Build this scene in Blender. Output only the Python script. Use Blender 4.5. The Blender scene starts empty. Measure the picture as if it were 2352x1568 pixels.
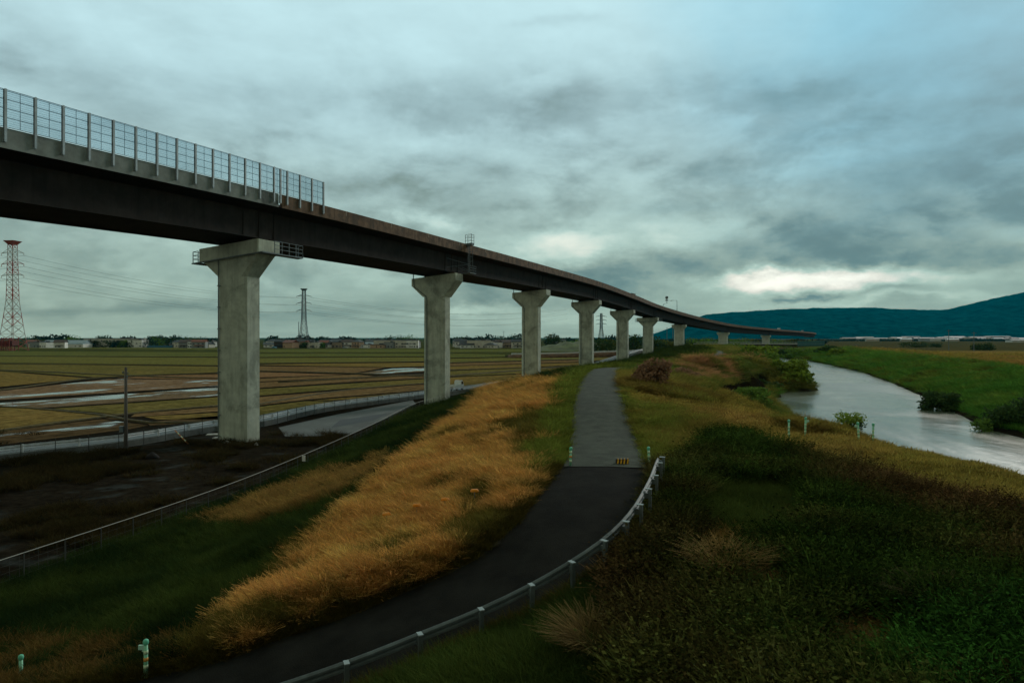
import bpy, math, random
import numpy as np
from mathutils import Vector, Matrix
R = math.radians
random.seed(7)
rng = np.random.default_rng(11)
scene = bpy.context.scene
col = scene.collection

# ------------------------------------------------------------------ camera
CAM = 10.6            # eye height above the paddy plain (m)
F = 1568.0            # focal length in units of a 2352 wide picture
HX, HY = 1176.0, 775.0
cd = bpy.data.cameras.new('camera')
cam = bpy.data.objects.new('camera', cd); col.objects.link(cam)
cam.location = (0, 0, CAM); cam.rotation_euler = (R(90), 0, 0)
cd.sensor_width = 36; cd.lens = 24; cd.shift_y = -9/2352
cd.clip_start = .2; cd.clip_end = 60000
scene.camera = cam
scene.view_settings.view_transform = 'Standard'
scene.view_settings.look = 'None'
scene.view_settings.exposure = .27
scene.view_settings.gamma = 1

# ------------------------------------------------------------------ node helper
class NT:
    def __init__(s, tree): s.t = tree; s.n = tree.nodes; s.l = tree.links
    def node(s, typ, **kw):
        n = s.n.new(typ)
        for k, v in kw.items(): setattr(n, k, v)
        return n
    def put(s, sock, v):
        if hasattr(v, 'links') or isinstance(v, bpy.types.NodeSocket): s.l.new(v, sock)
        elif v is not None:
            if isinstance(v, tuple) and len(v) == 3 and sock.type == 'RGBA': v = (*v, 1)
            sock.default_value = v
    def m(s, op, a, b=None, c=None, clamp=False):
        n = s.node('ShaderNodeMath', operation=op, use_clamp=clamp)
        s.put(n.inputs[0], a); s.put(n.inputs[1], b)
        if c is not None: s.put(n.inputs[2], c)
        return n.outputs[0]
    def add(s, a, b): return s.m('ADD', a, b)
    def sub(s, a, b): return s.m('SUBTRACT', a, b)
    def mul(s, a, b): return s.m('MULTIPLY', a, b)
    def div(s, a, b): return s.m('DIVIDE', a, b)
    def sstep(s, x, a, b, lo=0., hi=1.):
        n = s.node('ShaderNodeMapRange', interpolation_type='SMOOTHSTEP')
        s.put(n.inputs[0], x); n.inputs[1].default_value = a; n.inputs[2].default_value = b
        n.inputs[3].default_value = lo; n.inputs[4].default_value = hi
        return n.outputs[0]
    def mix(s, f, a, b, blend='MIX'):
        n = s.node('ShaderNodeMix', data_type='RGBA', blend_type=blend)
        s.put(n.inputs[0], f); s.put(n.inputs[6], a); s.put(n.inputs[7], b)
        return n.outputs[2]
    def noise(s, vec, scale, detail=4, rough=.55, dist=0., color=False):
        n = s.node('ShaderNodeTexNoise')
        if vec is not None: s.l.new(vec, n.inputs['Vector'])
        n.inputs['Scale'].default_value = scale; n.inputs['Detail'].default_value = detail
        n.inputs['Roughness'].default_value = rough; n.inputs['Distortion'].default_value = dist
        return n.outputs['Color' if color else 'Fac']
    def ramp(s, f, stops):
        n = s.node('ShaderNodeValToRGB'); e = n.color_ramp.elements
        while len(e) < len(stops): e.new(.5)
        for el, (p, c) in zip(e, stops):
            el.position = p; el.color = (c, c, c, 1) if not isinstance(c, tuple) else (*c, 1)
        s.put(n.inputs[0], f); return n.outputs[0]
    def xyz(s, x, y, z):
        n = s.node('ShaderNodeCombineXYZ')
        for i, v in enumerate((x, y, z)): s.put(n.inputs[i], v)
        return n.outputs[0]
    def sep(s, v):
        n = s.node('ShaderNodeSeparateXYZ'); s.l.new(v, n.inputs[0]); return n.outputs
    def vmap(s, v, scale=(1, 1, 1), loc=(0, 0, 0), rot=(0, 0, 0)):
        n = s.node('ShaderNodeMapping'); s.l.new(v, n.inputs[0])
        n.inputs['Location'].default_value = loc; n.inputs['Scale'].default_value = scale
        n.inputs['Rotation'].default_value = rot
        return n.outputs[0]

# ------------------------------------------------------------------ sky
SUN_EL, SUN_AZ = 27., 38.      # the brightest part of the overcast lies ahead and to the right
world = bpy.data.worlds.new('World'); scene.world = world
world.use_nodes = True
w = NT(world.node_tree); w.n.clear()
tc = w.node('ShaderNodeTexCoord').outputs['Generated']
dx, dy, dz = w.sep(tc)
hor = w.m('SQRT', w.add(w.mul(dx, dx), w.mul(dy, dy)))
el = w.div(dz, w.m('MAXIMUM', hor, .02))
az = w.m('ARCTAN2', dx, dy)
den = w.add(w.m('MAXIMUM', dz, 0.), .10)
plane = w.xyz(w.div(dx, den), w.div(dy, den), 0.)
warp = w.sep(w.noise(w.vmap(tc, (1, 1, 2.2)), 6.5, 6, .6, 0., True))
wx = w.mul(w.sub(warp[0], .5), .30); wy = w.mul(w.sub(warp[1], .5), .085)
azw = w.add(az, wx); elw = w.add(el, wy)
base = w.ramp(w.m('MULTIPLY', elw, .5, clamp=True), [(0, .355), (.015, .375), (.04, .42), (.075, .44), (.115, .47), (.155, .50), (.20, .60), (.25, .65), (.30, .52), (.38, .36), (.6, .28), (1., .26)])
BLOBS = [  # bearing and height given as picture position, half sizes, brightness change
 (1250, 255, 420, 60, -.08), (230, 215, 210, 42, -.09), (840, 432, 120, 26, -.13), (1110, 490, 110, 80, -.10),
 (1330, 570, 160, 26, .32), (985, 508, 60, 14, .22), (1450, 625, 210, 30, -.15), (1815, 570, 150, 48, -.16),
 (1840, 645, 190, 15, .62), (1960, 655, 220, 26, .18), (2210, 560, 230, 55, -.15), (2130, 400, 190, 60, -.14), (2350, 330, 110, 120, -.13),
 (1853, 688, 26, 7, -.22), (2000, 676, 50, 7, -.10), (300, 716, 280, 13, -.10), (850, 715, 240, 20, -.10), (1150, 690, 90, 20, -.08),
 (1120, 722, 100, 10, .24), (1310, 745, 120, 12, .1), (1290, 210, 60, 40, -.09), (1265, 65, 60, 10, -.07), (2050, 696, 300, 7, .14), (1560, 655, 70, 14, -.05)]
V = base
for (px, py, sx, sy, a) in BLOBS:
    t = (px-HX)/F; a0 = math.atan(t); ca = math.cos(a0); e0 = (HY-py)/F*ca
    u = w.div(w.sub(azw, a0), sx/F*ca*ca*1.15); v = w.div(w.sub(elw, e0), sy/F*ca*1.15)
    g = w.m('EXPONENT', w.mul(w.add(w.mul(u, u), w.mul(v, v)), -.75))
    V = w.m('MULTIPLY_ADD', g, a, V)
n1 = w.sub(w.noise(plane, .8, 9, .58, .6), .5)
n2 = w.sub(w.noise(w.vmap(plane, (.45, 1.0, 1)), 2.6, 8, .6, .3), .5)
n3 = w.sub(w.noise(w.vmap(tc, (1, 1, 3.2)), 11, 8, .62, .4), .5)
cv = w.vmap(tc, (1, 1, 2.0)); cv2 = w.vmap(tc, (1, 1, 2.0), (.012, 0, .045))
def lump(v): return w.noise(v, 5.2, 11, .56, .12)
l1 = lump(cv); l2 = lump(cv2)
band = w.mul(w.sstep(el, .015, .09), w.sstep(el, .50, .20, .12, 1.))
V = w.m('MULTIPLY_ADD', w.mul(w.sub(l1, l2), band), -.65, V)
V = w.m('MULTIPLY_ADD', w.mul(w.sstep(l1, .47, .60), band), -.075, V)
n4 = w.sub(w.noise(w.vmap(tc, (1, 1, 2.4)), 5.5, 10, .60, .9), .5)
V = w.m('MULTIPLY_ADD', n1, .17, V); V = w.m('MULTIPLY_ADD', n2, .10, V); V = w.m('MULTIPLY_ADD', n3, .08, V); V = w.m('MULTIPLY_ADD', n4, .10, V)
V = w.mul(V, w.sstep(dy, -.25, .35, .62, 1.))      # unseen sky behind the camera dimmed, to keep light on the ground low
clear = w.mul(w.sstep(w.m('MULTIPLY_ADD', n1, .45, az), .12, .66), w.sstep(w.m('MULTIPLY_ADD', n3, .12, el), .06, .36))
V = w.mul(V, w.m('MULTIPLY_ADD', clear, -.46, 1.))
V = w.m('SMOOTH_MAX', V, .19, .10)
# tint: grey-green below, blue towards the clearing upper right
low = w.sstep(el, .0, .35)
tint = w.mix(low, (.83, 1.07, .87), (.735, 1.058, 1.12))
dark = w.sstep(V, .16, .36, 1., 0.)
dbl = w.mix(w.sstep(az, -.15, .3), (.78, 1.075, .92), (.66, 1.08, 1.10))
tint = w.mix(w.mul(dark, .85), tint, dbl)
bright = w.sstep(V, .50, .82)
tint = w.mix(w.mul(bright, w.sstep(el, .3, .05)), tint, (1.03, 1.0, .865))
tint = w.mix(w.mul(clear, .95), tint, (.37, 1.13, 1.52))
back = w.sstep(w.m('MULTIPLY_ADD', el, .5, w.mul(dy, -1.)), -.15, .35)
tint = w.mix(back, tint, (1.0, 1.05, .80))  # unseen sky behind and overhead warmed to colour the light below
cloud = w.mix(1., w.xyz(V, V, V), tint, 'MULTIPLY')
cloud = w.mix(1., cloud, (10., 10., 10.), 'MULTIPLY')
sky = w.node('ShaderNodeTexSky', sky_type='NISHITA', sun_disc=False, sun_elevation=R(SUN_EL), sun_rotation=R(SUN_AZ))
sky.air_density = 1.2; sky.dust_density = 2
skyc = w.mix(w.mul(clear, .04), cloud, sky.outputs[0])
bg = w.node('ShaderNodeBackground'); w.l.new(skyc, bg.inputs[0]); bg.inputs[1].default_value = .1
wo = w.node('ShaderNodeOutputWorld'); w.l.new(bg.outputs[0], wo.inputs[0])
world.cycles.sampling_method = 'MANUAL'; world.cycles.sample_map_resolution = 512

sd = bpy.data.lights.new('sun', 'SUN'); sd.energy = 1.2; sd.angle = R(14); sd.color = (1, .95, .86)
sun = bpy.data.objects.new('sun', sd); col.objects.link(sun)
sdir = Vector((math.sin(R(SUN_AZ))*math.cos(R(SUN_EL)), math.cos(R(SUN_AZ))*math.cos(R(SUN_EL)), math.sin(R(SUN_EL))))
sun.rotation_euler = sdir.to_track_quat('Z', 'Y').to_euler(); sun.location = (200, 200, 300)

# ------------------------------------------------------------------ basic helpers
def P(x, y, h):                  # ray through picture point meets the level h metres below the eye
    Y = F*h/(y-HY); return np.array([(x-HX)/F*Y, Y, CAM-h])
def at(x, y, Y): return np.array([(x-HX)/F*Y, Y, CAM+(HY-y)/F*Y])
def proj(X, Y, Z): return HX+F*X/Y, HY-F*(Z-CAM)/Y

def tag(o, label=None, cat=None, group=None, kind=None):
    if label: o['label'] = label
    if cat: o['category'] = cat
    if group: o['group'] = group
    if kind: o['kind'] = kind
    return o
def empty(name, loc, rz=0., parent=None):
    o = bpy.data.objects.new(name, None); col.objects.link(o)
    o.location = tuple(float(v) for v in loc); o.rotation_euler = (0, 0, rz); o.empty_display_size = .3
    if parent: o.parent = parent
    return o
def copy_tree(o, parent=None):
    c = o.copy(); col.objects.link(c)
    if parent: c.parent = parent
    for ch in list(o.children): copy_tree(ch, c)
    return c

class MB:                        # collects faces, links them as one mesh object
    def __init__(s): s.v = []; s.f = []; s.mi = []
    def face(s, pts, mi=0):
        i = len(s.v); s.v += [tuple(float(c) for c in p) for p in pts]; s.f.append(tuple(range(i, i+len(pts)))); s.mi.append(mi)
    def hexa(s, p, mi=0):        # p: 4 bottom, 4 top
        i = len(s.v); s.v += [tuple(float(c) for c in q) for q in p]
        for q in ((3, 2, 1, 0), (4, 5, 6, 7), (0, 1, 5, 4), (1, 2, 6, 5), (2, 3, 7, 6), (3, 0, 4, 7)):
            s.f.append(tuple(i+k for k in q)); s.mi.append(mi)
    def box(s, c, d, rz=0., mi=0):
        x, y, z = c; a, b, e = d[0]/2, d[1]/2, d[2]/2; cs, sn = math.cos(rz), math.sin(rz)
        q = [(x+cs*i-sn*j, y+sn*i+cs*j, z+k) for k in (-e, e) for i, j in ((-a, -b), (a, -b), (a, b), (-a, b))]
        s.hexa(q, mi)
    def bar(s, p, q, w=.05, h=None, mi=0):   # square bar from p to q
        p, q = Vector(p), Vector(q); d = q-p
        if d.length < 1e-6: return
        up = Vector((0, 0, 1)) if abs(d.normalized().z) < .95 else Vector((1, 0, 0))
        a = d.cross(up).normalized()*(w/2); b = a.cross(d).normalized()*((h or w)/2)
        s.hexa([p-a-b, p+a-b, p+a+b, p-a+b, q-a-b, q+a-b, q+a+b, q-a+b], mi)
    def tube(s, pts, r, n=6, mi=0, cap=True):
        rings = []
        rs = r if isinstance(r, (list, tuple)) else [r]*len(pts)
        pts = [Vector(p) for p in pts]
        for k, p in enumerate(pts):
            d = (pts[min(k+1, len(pts)-1)]-pts[max(k-1, 0)]).normalized()
            up = Vector((0, 0, 1)) if abs(d.z) < .9 else Vector((1, 0, 0))
            a = d.cross(up).normalized(); b = a.cross(d).normalized()
            i0 = len(s.v)
            for j in range(n):
                t = 2*math.pi*j/n; s.v.append(tuple(p+(a*math.cos(t)+b*math.sin(t))*rs[k]))
            rings.append(i0)
        for r0, r1 in zip(rings, rings[1:]):
            for j in range(n):
                s.f.append((r0+j, r0+(j+1) % n, r1+(j+1) % n, r1+j)); s.mi.append(mi)
        if cap:
            s.f.append(tuple(rings[0]+j for j in range(n))[::-1]); s.mi.append(mi)
            s.f.append(tuple(rings[-1]+j for j in range(n))); s.mi.append(mi)
    def lathe(s, prof, c=(0, 0, 0), n=12, mi=0):
        s.tube([(c[0], c[1], c[2]+z) for r, z in prof], [r for r, z in prof], n, mi)
    def loft(s, rings, mi=0, close=True, caps=True):
        idx = []
        for rg in rings:
            idx.append(len(s.v)); s.v += [tuple(float(c) for c in p) for p in rg]
        n = len(rings[0])
        for a, b in zip(idx, idx[1:]):
            for j in range(n if close else n-1):
                s.f.append((a+j, a+(j+1) % n, b+(j+1) % n, b+j)); s.mi.append(mi)
        if caps and close:
            s.f.append(tuple(idx[0]+j for j in range(n))[::-1]); s.mi.append(mi)
            s.f.append(tuple(idx[-1]+j for j in range(n))); s.mi.append(mi)
    def build(s, name, mats, parent=None, smooth=False, loc=None):
        me = bpy.data.meshes.new(name); me.from_pydata(s.v, [], s.f)
        mats = mats if isinstance(mats, (list, tuple)) else [mats]
        for m in mats: me.materials.append(m)
        if len(mats) > 1: me.polygons.foreach_set('material_index', s.mi)
        if smooth: me.polygons.foreach_set('use_smooth', [True]*len(s.f))
        me.update()
        o = bpy.data.objects.new(name, me); col.objects.link(o)
        if parent: o.parent = parent
        if loc is not None: o.location = tuple(float(c) for c in loc)
        return o

def fast_mesh(name, V, Fq, mat, attrs=None, smooth=False, link=True):
    me = bpy.data.meshes.new(name)
    V = np.asarray(V, np.float32); Fq = np.asarray(Fq, np.int32); k = Fq.shape[1]
    me.vertices.add(len(V)); me.vertices.foreach_set('co', V.ravel())
    me.loops.add(Fq.size); me.loops.foreach_set('vertex_index', Fq.ravel())
    me.polygons.add(len(Fq)); me.polygons.foreach_set('loop_start', np.arange(0, Fq.size, k, dtype=np.int32))
    me.update(calc_edges=True)
    if smooth: me.polygons.foreach_set('use_smooth', np.ones(len(Fq), bool))
    for nm, (typ, dat) in (attrs or {}).items():
        a = me.attributes.new(nm, typ, 'POINT')
        a.data.foreach_set({'FLOAT_COLOR': 'color', 'FLOAT': 'value', 'FLOAT_VECTOR': 'vector', 'INT': 'value'}[typ], np.ascontiguousarray(dat).ravel())
    if mat: me.materials.append(mat)
    o = bpy.data.objects.new(name, me)
    if link: col.objects.link(o)
    return o

# ------------------------------------------------------------------ materials
def mat(name, color, rough=.8, metal=0., var=.0, scale=1., bump=0., bscale=None, streak=0., spec=.3, world=True, dirt=None):
    m = bpy.data.materials.new(name); m.use_nodes = True
    t = NT(m.node_tree); b = t.n['Principled BSDF']
    b.inputs['Roughness'].default_value = rough; b.inputs['Metallic'].default_value = metal
    b.inputs['Specular IOR Level'].default_value = spec
    co = t.node('ShaderNodeNewGeometry').outputs['Position'] if world else t.node('ShaderNodeTexCoord').outputs['Object']
    c = t.mix(0., color, color)
    if var:
        f = t.sstep(t.noise(co, scale, 6, .65), .3, .7, 1-var, 1+var)
        c = t.mix(1., color, t.xyz(f, f, f), 'MULTIPLY')
    if streak:
        f = t.sstep(t.noise(t.vmap(co, (1.6, 1.6, .12)), 1.5, 6, .65), .42, .75, 0, streak)
        c = t.mix(f, c, tuple(v*.35 for v in color))
    if dirt:
        f = t.sstep(t.noise(co, dirt[1], 7, .7, .5), dirt[2], dirt[2]+.15, 0, dirt[3])
        c = t.mix(f, c, dirt[0])
    t.l.new(c, b.inputs['Base Color'])
    if bump:
        n = t.node('ShaderNodeBump'); n.inputs['Strength'].default_value = bump
        n.inputs['Distance'].default_value = .05
        t.l.new(t.noise(co, bscale or scale*4, 5, .6), n.inputs['Height']); t.l.new(n.outputs[0], b.inputs['Normal'])
    return m
# ------------------------------------------------------------------ numpy noise
def vnoise(x, y, seed=0):
    xi = np.floor(x).astype(np.int64); yi = np.floor(y).astype(np.int64); xf = x-xi; yf = y-yi
    def h(a, b):
        n = (a*374761393+b*668265263+seed*982451653) & 0x7fffffff
        n = ((n ^ (n >> 13))*1274126177) & 0x7fffffff
        return ((n ^ (n >> 16)) & 0xffff)/65535.
    u = xf*xf*(3-2*xf); v = yf*yf*(3-2*yf)
    return (h(xi, yi)*(1-u)+h(xi+1, yi)*u)*(1-v)+(h(xi, yi+1)*(1-u)+h(xi+1, yi+1)*u)*v
def fbm(x, y, seed=0, o=4):
    s = 0; a = .5; t = 0
    for k in range(o):
        s = s+a*vnoise(x*2**k+17.3*k, y*2**k-9.1*k, seed+k); t += a; a *= .5
    return s/t-.5
def sm(x, a, b):
    t = np.clip((x-a)/(b-a), 0, 1); return t*t*(3-2*t)
def dense(pts, step):
    pts = [np.asarray(p, float) for p in pts]; out = []
    for a, b in zip(pts, pts[1:]):
        n = max(1, int(np.linalg.norm((b-a)[:2])/step))
        out += [a+(b-a)*k/n for k in range(n)]
    return np.array(out+[pts[-1]])
def spline(pts, step):           # Catmull-Rom through the points
    p = np.array([np.asarray(q, float) for q in pts]); p = np.vstack([2*p[0]-p[1], p, 2*p[-1]-p[-2]]); out = []
    for i in range(1, len(p)-2):
        n = max(2, int(np.linalg.norm(p[i+1]-p[i])/step))
        for k in range(n):
            t = k/n
            out.append(.5*((2*p[i])+(p[i+1]-p[i-1])*t+(2*p[i-1]-5*p[i]+4*p[i+1]-p[i+2])*t*t+(3*p[i]-p[i-1]-3*p[i+1]+p[i+2])*t**3))
    return np.array(out+[p[-2]])
def poly_dist(X, Y, pl):         # distance to polyline, signed (positive on its right), and the height there
    best = np.full(X.shape, 1e9); sgn = np.zeros(X.shape); hz = np.zeros(X.shape)
    for a, b in zip(pl, pl[1:]):
        d = b-a; L = d[0]**2+d[1]**2
        if L < 1e-9: continue
        t = np.clip(((X-a[0])*d[0]+(Y-a[1])*d[1])/L, 0, 1)
        ex = X-a[0]-t*d[0]; ey = Y-a[1]-t*d[1]; ds = np.hypot(ex, ey)
        m = ds < best
        best = np.where(m, ds, best); sgn = np.where(m, np.sign(ex*d[1]-ey*d[0]), sgn)
        if len(a) > 2: hz = np.where(m, a[2]+t*d[2], hz)
    return best, sgn, hz
def inside(x, y, poly):
    c = np.zeros(x.shape, bool); n = len(poly)
    for i in range(n):
        (x0, y0), (x1, y1) = poly[i], poly[(i+1) % n]
        if y0 == y1: continue
        c ^= ((y0 > y) != (y1 > y)) & (x < (x1-x0)*(y-y0)/(y1-y0)+x0)
    return c

# ------------------------------------------------------------------ layout lines (all in metres)
pathL = [P(1303, 1072, 5.35), P(1311, 1000, 5.2), P(1314, 950, 4.7), P(1318, 915, 4.2), P(1332, 880, 3.8), P(1354, 857, 3.6), P(1373, 845.5, 3.6)]
pathR = [P(1487, 1072, 5.35), P(1460, 1000, 5.2), P(1442, 950, 4.7), P(1432, 915, 4.2), P(1422, 880, 3.8), P(1413, 861, 3.6), P(1427, 847, 3.6)]
z36 = CAM-3.6
ctr = [(a+b)/2 for a, b in zip(pathL, pathR)]
ctr += [np.array(p) for p in ((16., 90, z36-.3), (23., 104, z36-.5), (33, 121, z36-.3), (46, 151, z36), (60, 201, z36-.1), (70, 240, z36-.4), (82, 300, z36-.9), (95, 370, z36-1.5), (105, 440, z36-1.8))]
path_c = spline(ctr, 1.5)
rampL = [P(1300, 1082, 5.4), P(1262, 1112, 5.6), P(1215, 1185, 6.0), P(1130, 1250, 6.35), P(1000, 1310, 6.75), P(900, 1352, 7.05), P(780, 1405, 7.35), P(640, 1455, 7.65), P(500, 1500, 7.9), P(380, 1540, 8.1), P(200, 1580, 8.4), P(-150, 1640, 8.9)]
RPX = [(1511, 1051, 4.42), (1505, 1064, 4.47), (1494, 1093, 4.55), (1478, 1124, 4.66), (1457, 1159.5, 4.84), (1425, 1198, 5.05), (1376.6, 1241, 5.32), (1305, 1289, 5.66), (1214.5, 1340.5, 6.05), (1100, 1395.5, 6.45), (960, 1452, 6.8), (793, 1517, 7.12), (590, 1585, 7.45), (300, 1670, 7.8), (0, 1740, 8.1)]
rail_top = [P(*q) for q in RPX]
rampR = [p-np.array([0, 0, .78]) for p in rail_top]
rr = [np.array([p[0]-.25, p[1]+.25, p[2]]) for p in rampR]
toe = [np.array(p, float) for p in ((-30, 2, 0), (-24, 18, 0), (-21.4, 28.5, 0), (-17.7, 45, 0), (-15.2, 70, 0), (-13.4, 99, 0), (-3, 130, 0), (5, 152, .2), (18, 185, .6), (37, 235, 1.5), (52, 275, 2.5), (66, 330, 3), (80, 420, 3))]
brk = [P(1180, 885, 6.0), P(1130, 893, 6.4), P(1080, 935, 6.7), P(1010, 1000, 7.0), P(930, 1060, 7.25), P(850, 1120, 7.5), P(740, 1205, 7.8), P(640, 1280, 8.05), P(560, 1370, 8.3), P(500, 1430, 8.5), P(400, 1500, 8.7), P(260, 1570, 9.0)]
wl = [np.array(p, float) for p in ((26, -20, .6), (26, 15, .6), (26, 40, .6), (28.5, 60, .6), (35, 85, .6), (43, 112, .6), (47, 124, .6), (57, 128, .6), (60, 140, .6), (66, 165, .6), (76, 195, .6), (98, 258, .6), (110, 300, .6), (113, 340, .6), (116, 420, .6))]
wr = [np.array(p, float) for p in ((46, -20, .6), (45.5, 30, .6), (48, 52, .6), (52, 74.7, .6), (58.5, 90, .6), (69, 114.5, .6), (83, 149, .6), (100.5, 196, .6), (119.5, 261, .6), (126, 291, .6), (132, 340, .6), (140, 420, .6))]
brink = [np.array(p, float) for p in ((18, -10, 4.5), (20, 12, 4.5), (21.6, 29, 4.45), (20.6, 37, 4.3), (20.2, 48, 4.2), (20.6, 57, 4.2), (25.5, 75, 3.9), (32, 100, 3.7), (37, 118, 4.2), (46, 145, 4.5), (56, 170, 5), (68, 200, 5.2), (85, 255, 4.9), (98, 300, 4.8), (100, 345, 4.8), (103, 420, 4.8))]
crest = [np.array(p, float) for p in ((70, -20, 5.3), (71, 20, 5.3), (75, 60, 5.3), (84, 95, 5.3), (99, 132, 5.3), (116, 180, 5.3), (137, 240, 5.3), (156, 300, 5.3), (172, 350, 5.4), (190, 415, 5.4))]
off = lambda ln, d, z=None: [np.array([p[0]+d[0], p[1]+d[1], p[2] if z is None else z]) for p in ln]
ctl = []
for ln, st in ((pathL, 3), (pathR, 3), (ctr[7:], 8), (off(ctr[7:], (-4, 1.5)), 8), (off(ctr[7:], (5, -2)), 8), (rampL, 2.2), (rr, 1.6), (toe, 8), (brk, 4), (wl, 8), (wr, 8),
               (brink, 6), (crest, 12), (off(crest, (6, -2)), 14), (off(crest, (22, -8), 3.2), 18), (off(crest, (60, -20), 2.6), 25), (off(crest, (130, -40), 2.2), 40),
               (off(wl, (6, -2), -1.2), 16), (off(wr, (-5, 2), -1.2), 16), (off(toe, (-10, 2), 0), 14), (off(toe, (-40, 8), 0), 30), (off(toe, (-110, 20), 0), 50)):
    ctl.append(dense(ln, st))
# right foreground bank, the mound beside the ramp, the lower left
ctl.append(np.array([P(1600, 1200, 5.5), P(1500, 1200, 5.5), P(1560, 1100, 5.35), P(1700, 1050, 5.3), P(1600, 1000, 5.2), P(1800, 1100, 5.3), P(1800, 1300, 5.55), P(2000, 1200, 5.4), P(2352, 1170, 5.45), P(2100, 1090, 5.4),
    P(2352, 1120, 5.65), np.array([14.2, 35.4, 5.3]), np.array([16.2, 35.2, 5.3]), np.array([18.0, 35.4, 5.25]), np.array([18.8, 35.2, 5.2]), np.array([18.9, 30, 5.2]), np.array([18.6, 41, 5.1]), P(2200, 1350, 5.6), P(1550, 1320, 5.8), P(1450, 1400, 6.2), P(1300, 1470, 6.6), P(1000, 1600, 7.0), P(1300, 1568, 6.5), P(1800, 1568, 5.9), P(2352, 1568, 5.75), P(1500, 1520, 6.2), P(2352, 1350, 5.6),
    np.array([0, 6, 4.2]), np.array([8, 2, 4.9]), np.array([-8, 4, 3.6]), np.array([14, 10, 5]), np.array([-16, 6, 2.]), np.array([0, -15, 4.5]), np.array([-20, -20, 1]),
    P(1450, 905, 4.3), P(1550, 900, 4.5), P(1650, 895, 5.0), P(1600, 930, 4.9), P(1700, 950, 5.1), P(1500, 950, 4.9), P(1850, 1000, 5.3), P(1950, 990, 5.3), P(1500, 850, 3.8), P(1560, 840, 3.9), P(1650, 835, 4.0), P(1690, 842, 5.2),
    P(1150, 1050, 6.0), P(1050, 1120, 6.4), P(950, 1180, 6.8), P(850, 1260, 7.3), P(1200, 950, 5.2), P(1270, 900, 4.3), P(1230, 1000, 5.4), P(700, 1350, 7.7), P(560, 1440, 8.0),
    P(900, 1040, 8.6), P(760, 1110, 9.0), P(600, 1210, 9.4), P(450, 1310, 9.7), P(250, 1450, 9.9), P(100, 1560, 9.6), P(350, 1420, 9.2), P(0, 1480, 10.2)]))
ctl = np.vstack(ctl)
keep = [0]                       # drop near-duplicates
for i in range(1, len(ctl)):
    if np.min(np.hypot(*(ctl[keep, :2]-ctl[i, :2]).T)) > .7: keep.append(i)
ctl = ctl[keep]
C2 = 2.0
def rbf_k(d2): return np.sqrt(d2+C2*C2)
A = rbf_k(((ctl[:, None, :2]-ctl[None, :, :2])**2).sum(-1))+np.eye(len(ctl))*-.05
wgt = np.linalg.solve(np.block([[A, np.ones((len(ctl), 1))], [np.ones((1, len(ctl))), np.zeros((1, 1))]]), np.append(ctl[:, 2], 0))
ramp_c = spline([ctr[0]]+[(np.asarray(a)+np.asarray(b))/2 for a, b in ((rampL[1], rampR[3]), (rampL[2], rampR[5]), (rampL[3], rampR[6]), (rampL[4], rampR[8]), (rampL[6], rampR[10]), (rampL[8], rampR[11]), (rampL[9], rampR[12]), (rampL[11], rampR[14]))], 1.2)
toe_d = dense(toe, 6); crest_d = dense(crest, 12); brink_d = dense(brink, 8); path_d = path_c[::2]; wl_d = dense(wl, 8); wr_d = dense(wr, 8)

def height(X, Y, bumps=True):
    X = np.asarray(X, float); Y = np.asarray(Y, float); sh = X.shape; X = X.ravel(); Y = Y.ravel()
    Z = np.zeros(X.shape)
    near = (Y > -25) & (Y < 520) & (X > -170) & (X < 420)
    idx = np.nonzero(near)[0]
    for s in range(0, len(idx), 4000):
        k = idx[s:s+4000]
        Z[k] = rbf_k((X[k, None]-ctl[None, :, 0])**2+(Y[k, None]-ctl[None, :, 1])**2) @ wgt[:-1]+wgt[-1]
    f = sm(Y, -25, -8)*sm(-Y, -510, -420)*sm(X, -165, -110)*sm(-X, -415, -330)
    Z = Z*f
    n = Y < 330
    m = idx[(Y[idx] < 330)]
    db, sg, _ = poly_dist(X[m], Y[m], toe_d)
    g = np.where(sg < 0, sm(-db, -3.5, -.3), 1.)      # the plain west of the embankment is flat
    Z[m] *= g
    if bumps:
        Z[m] += (fbm(X[m]*.45, Y[m]*.45, 3)*.5+fbm(X[m]*.12, Y[m]*.12, 5)*.6)*g*np.clip((Z[m]-.9)/1., 0, 1)*.8
    m2 = m[(Y[m] < 450)]
    for pl, hw in ((path_d, 1.75), (ramp_c, 1.9)):
        db, sg, hz = poly_dist(X[m2], Y[m2], pl)
        k = sm(-db, -(hw+1.6), -(hw+.1))
        Z[m2] = Z[m2]*(1-k)+(hz-.06)*k
    return Z.reshape(sh)

def grid_axis(lo, hi, fine0, fine1, st, grow=1.07):
    a = list(np.arange(fine0, fine1, st)); s = st; x = fine1
    while x < hi: a.append(x); s *= grow; x += s
    s = st; x = fine0-st; b = []
    while x > lo: b.append(x); s *= grow; x -= s
    return np.array(b[::-1]+a+[hi]) if b else np.array(a+[hi])
gx = grid_axis(-9000, 16000, -24, 30, .4, 1.045); gy = grid_axis(-60, 20000, 8, 46, .4, 1.028)
GX, GY = np.meshgrid(gx, gy)
GZ = height(GX, GY)

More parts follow.
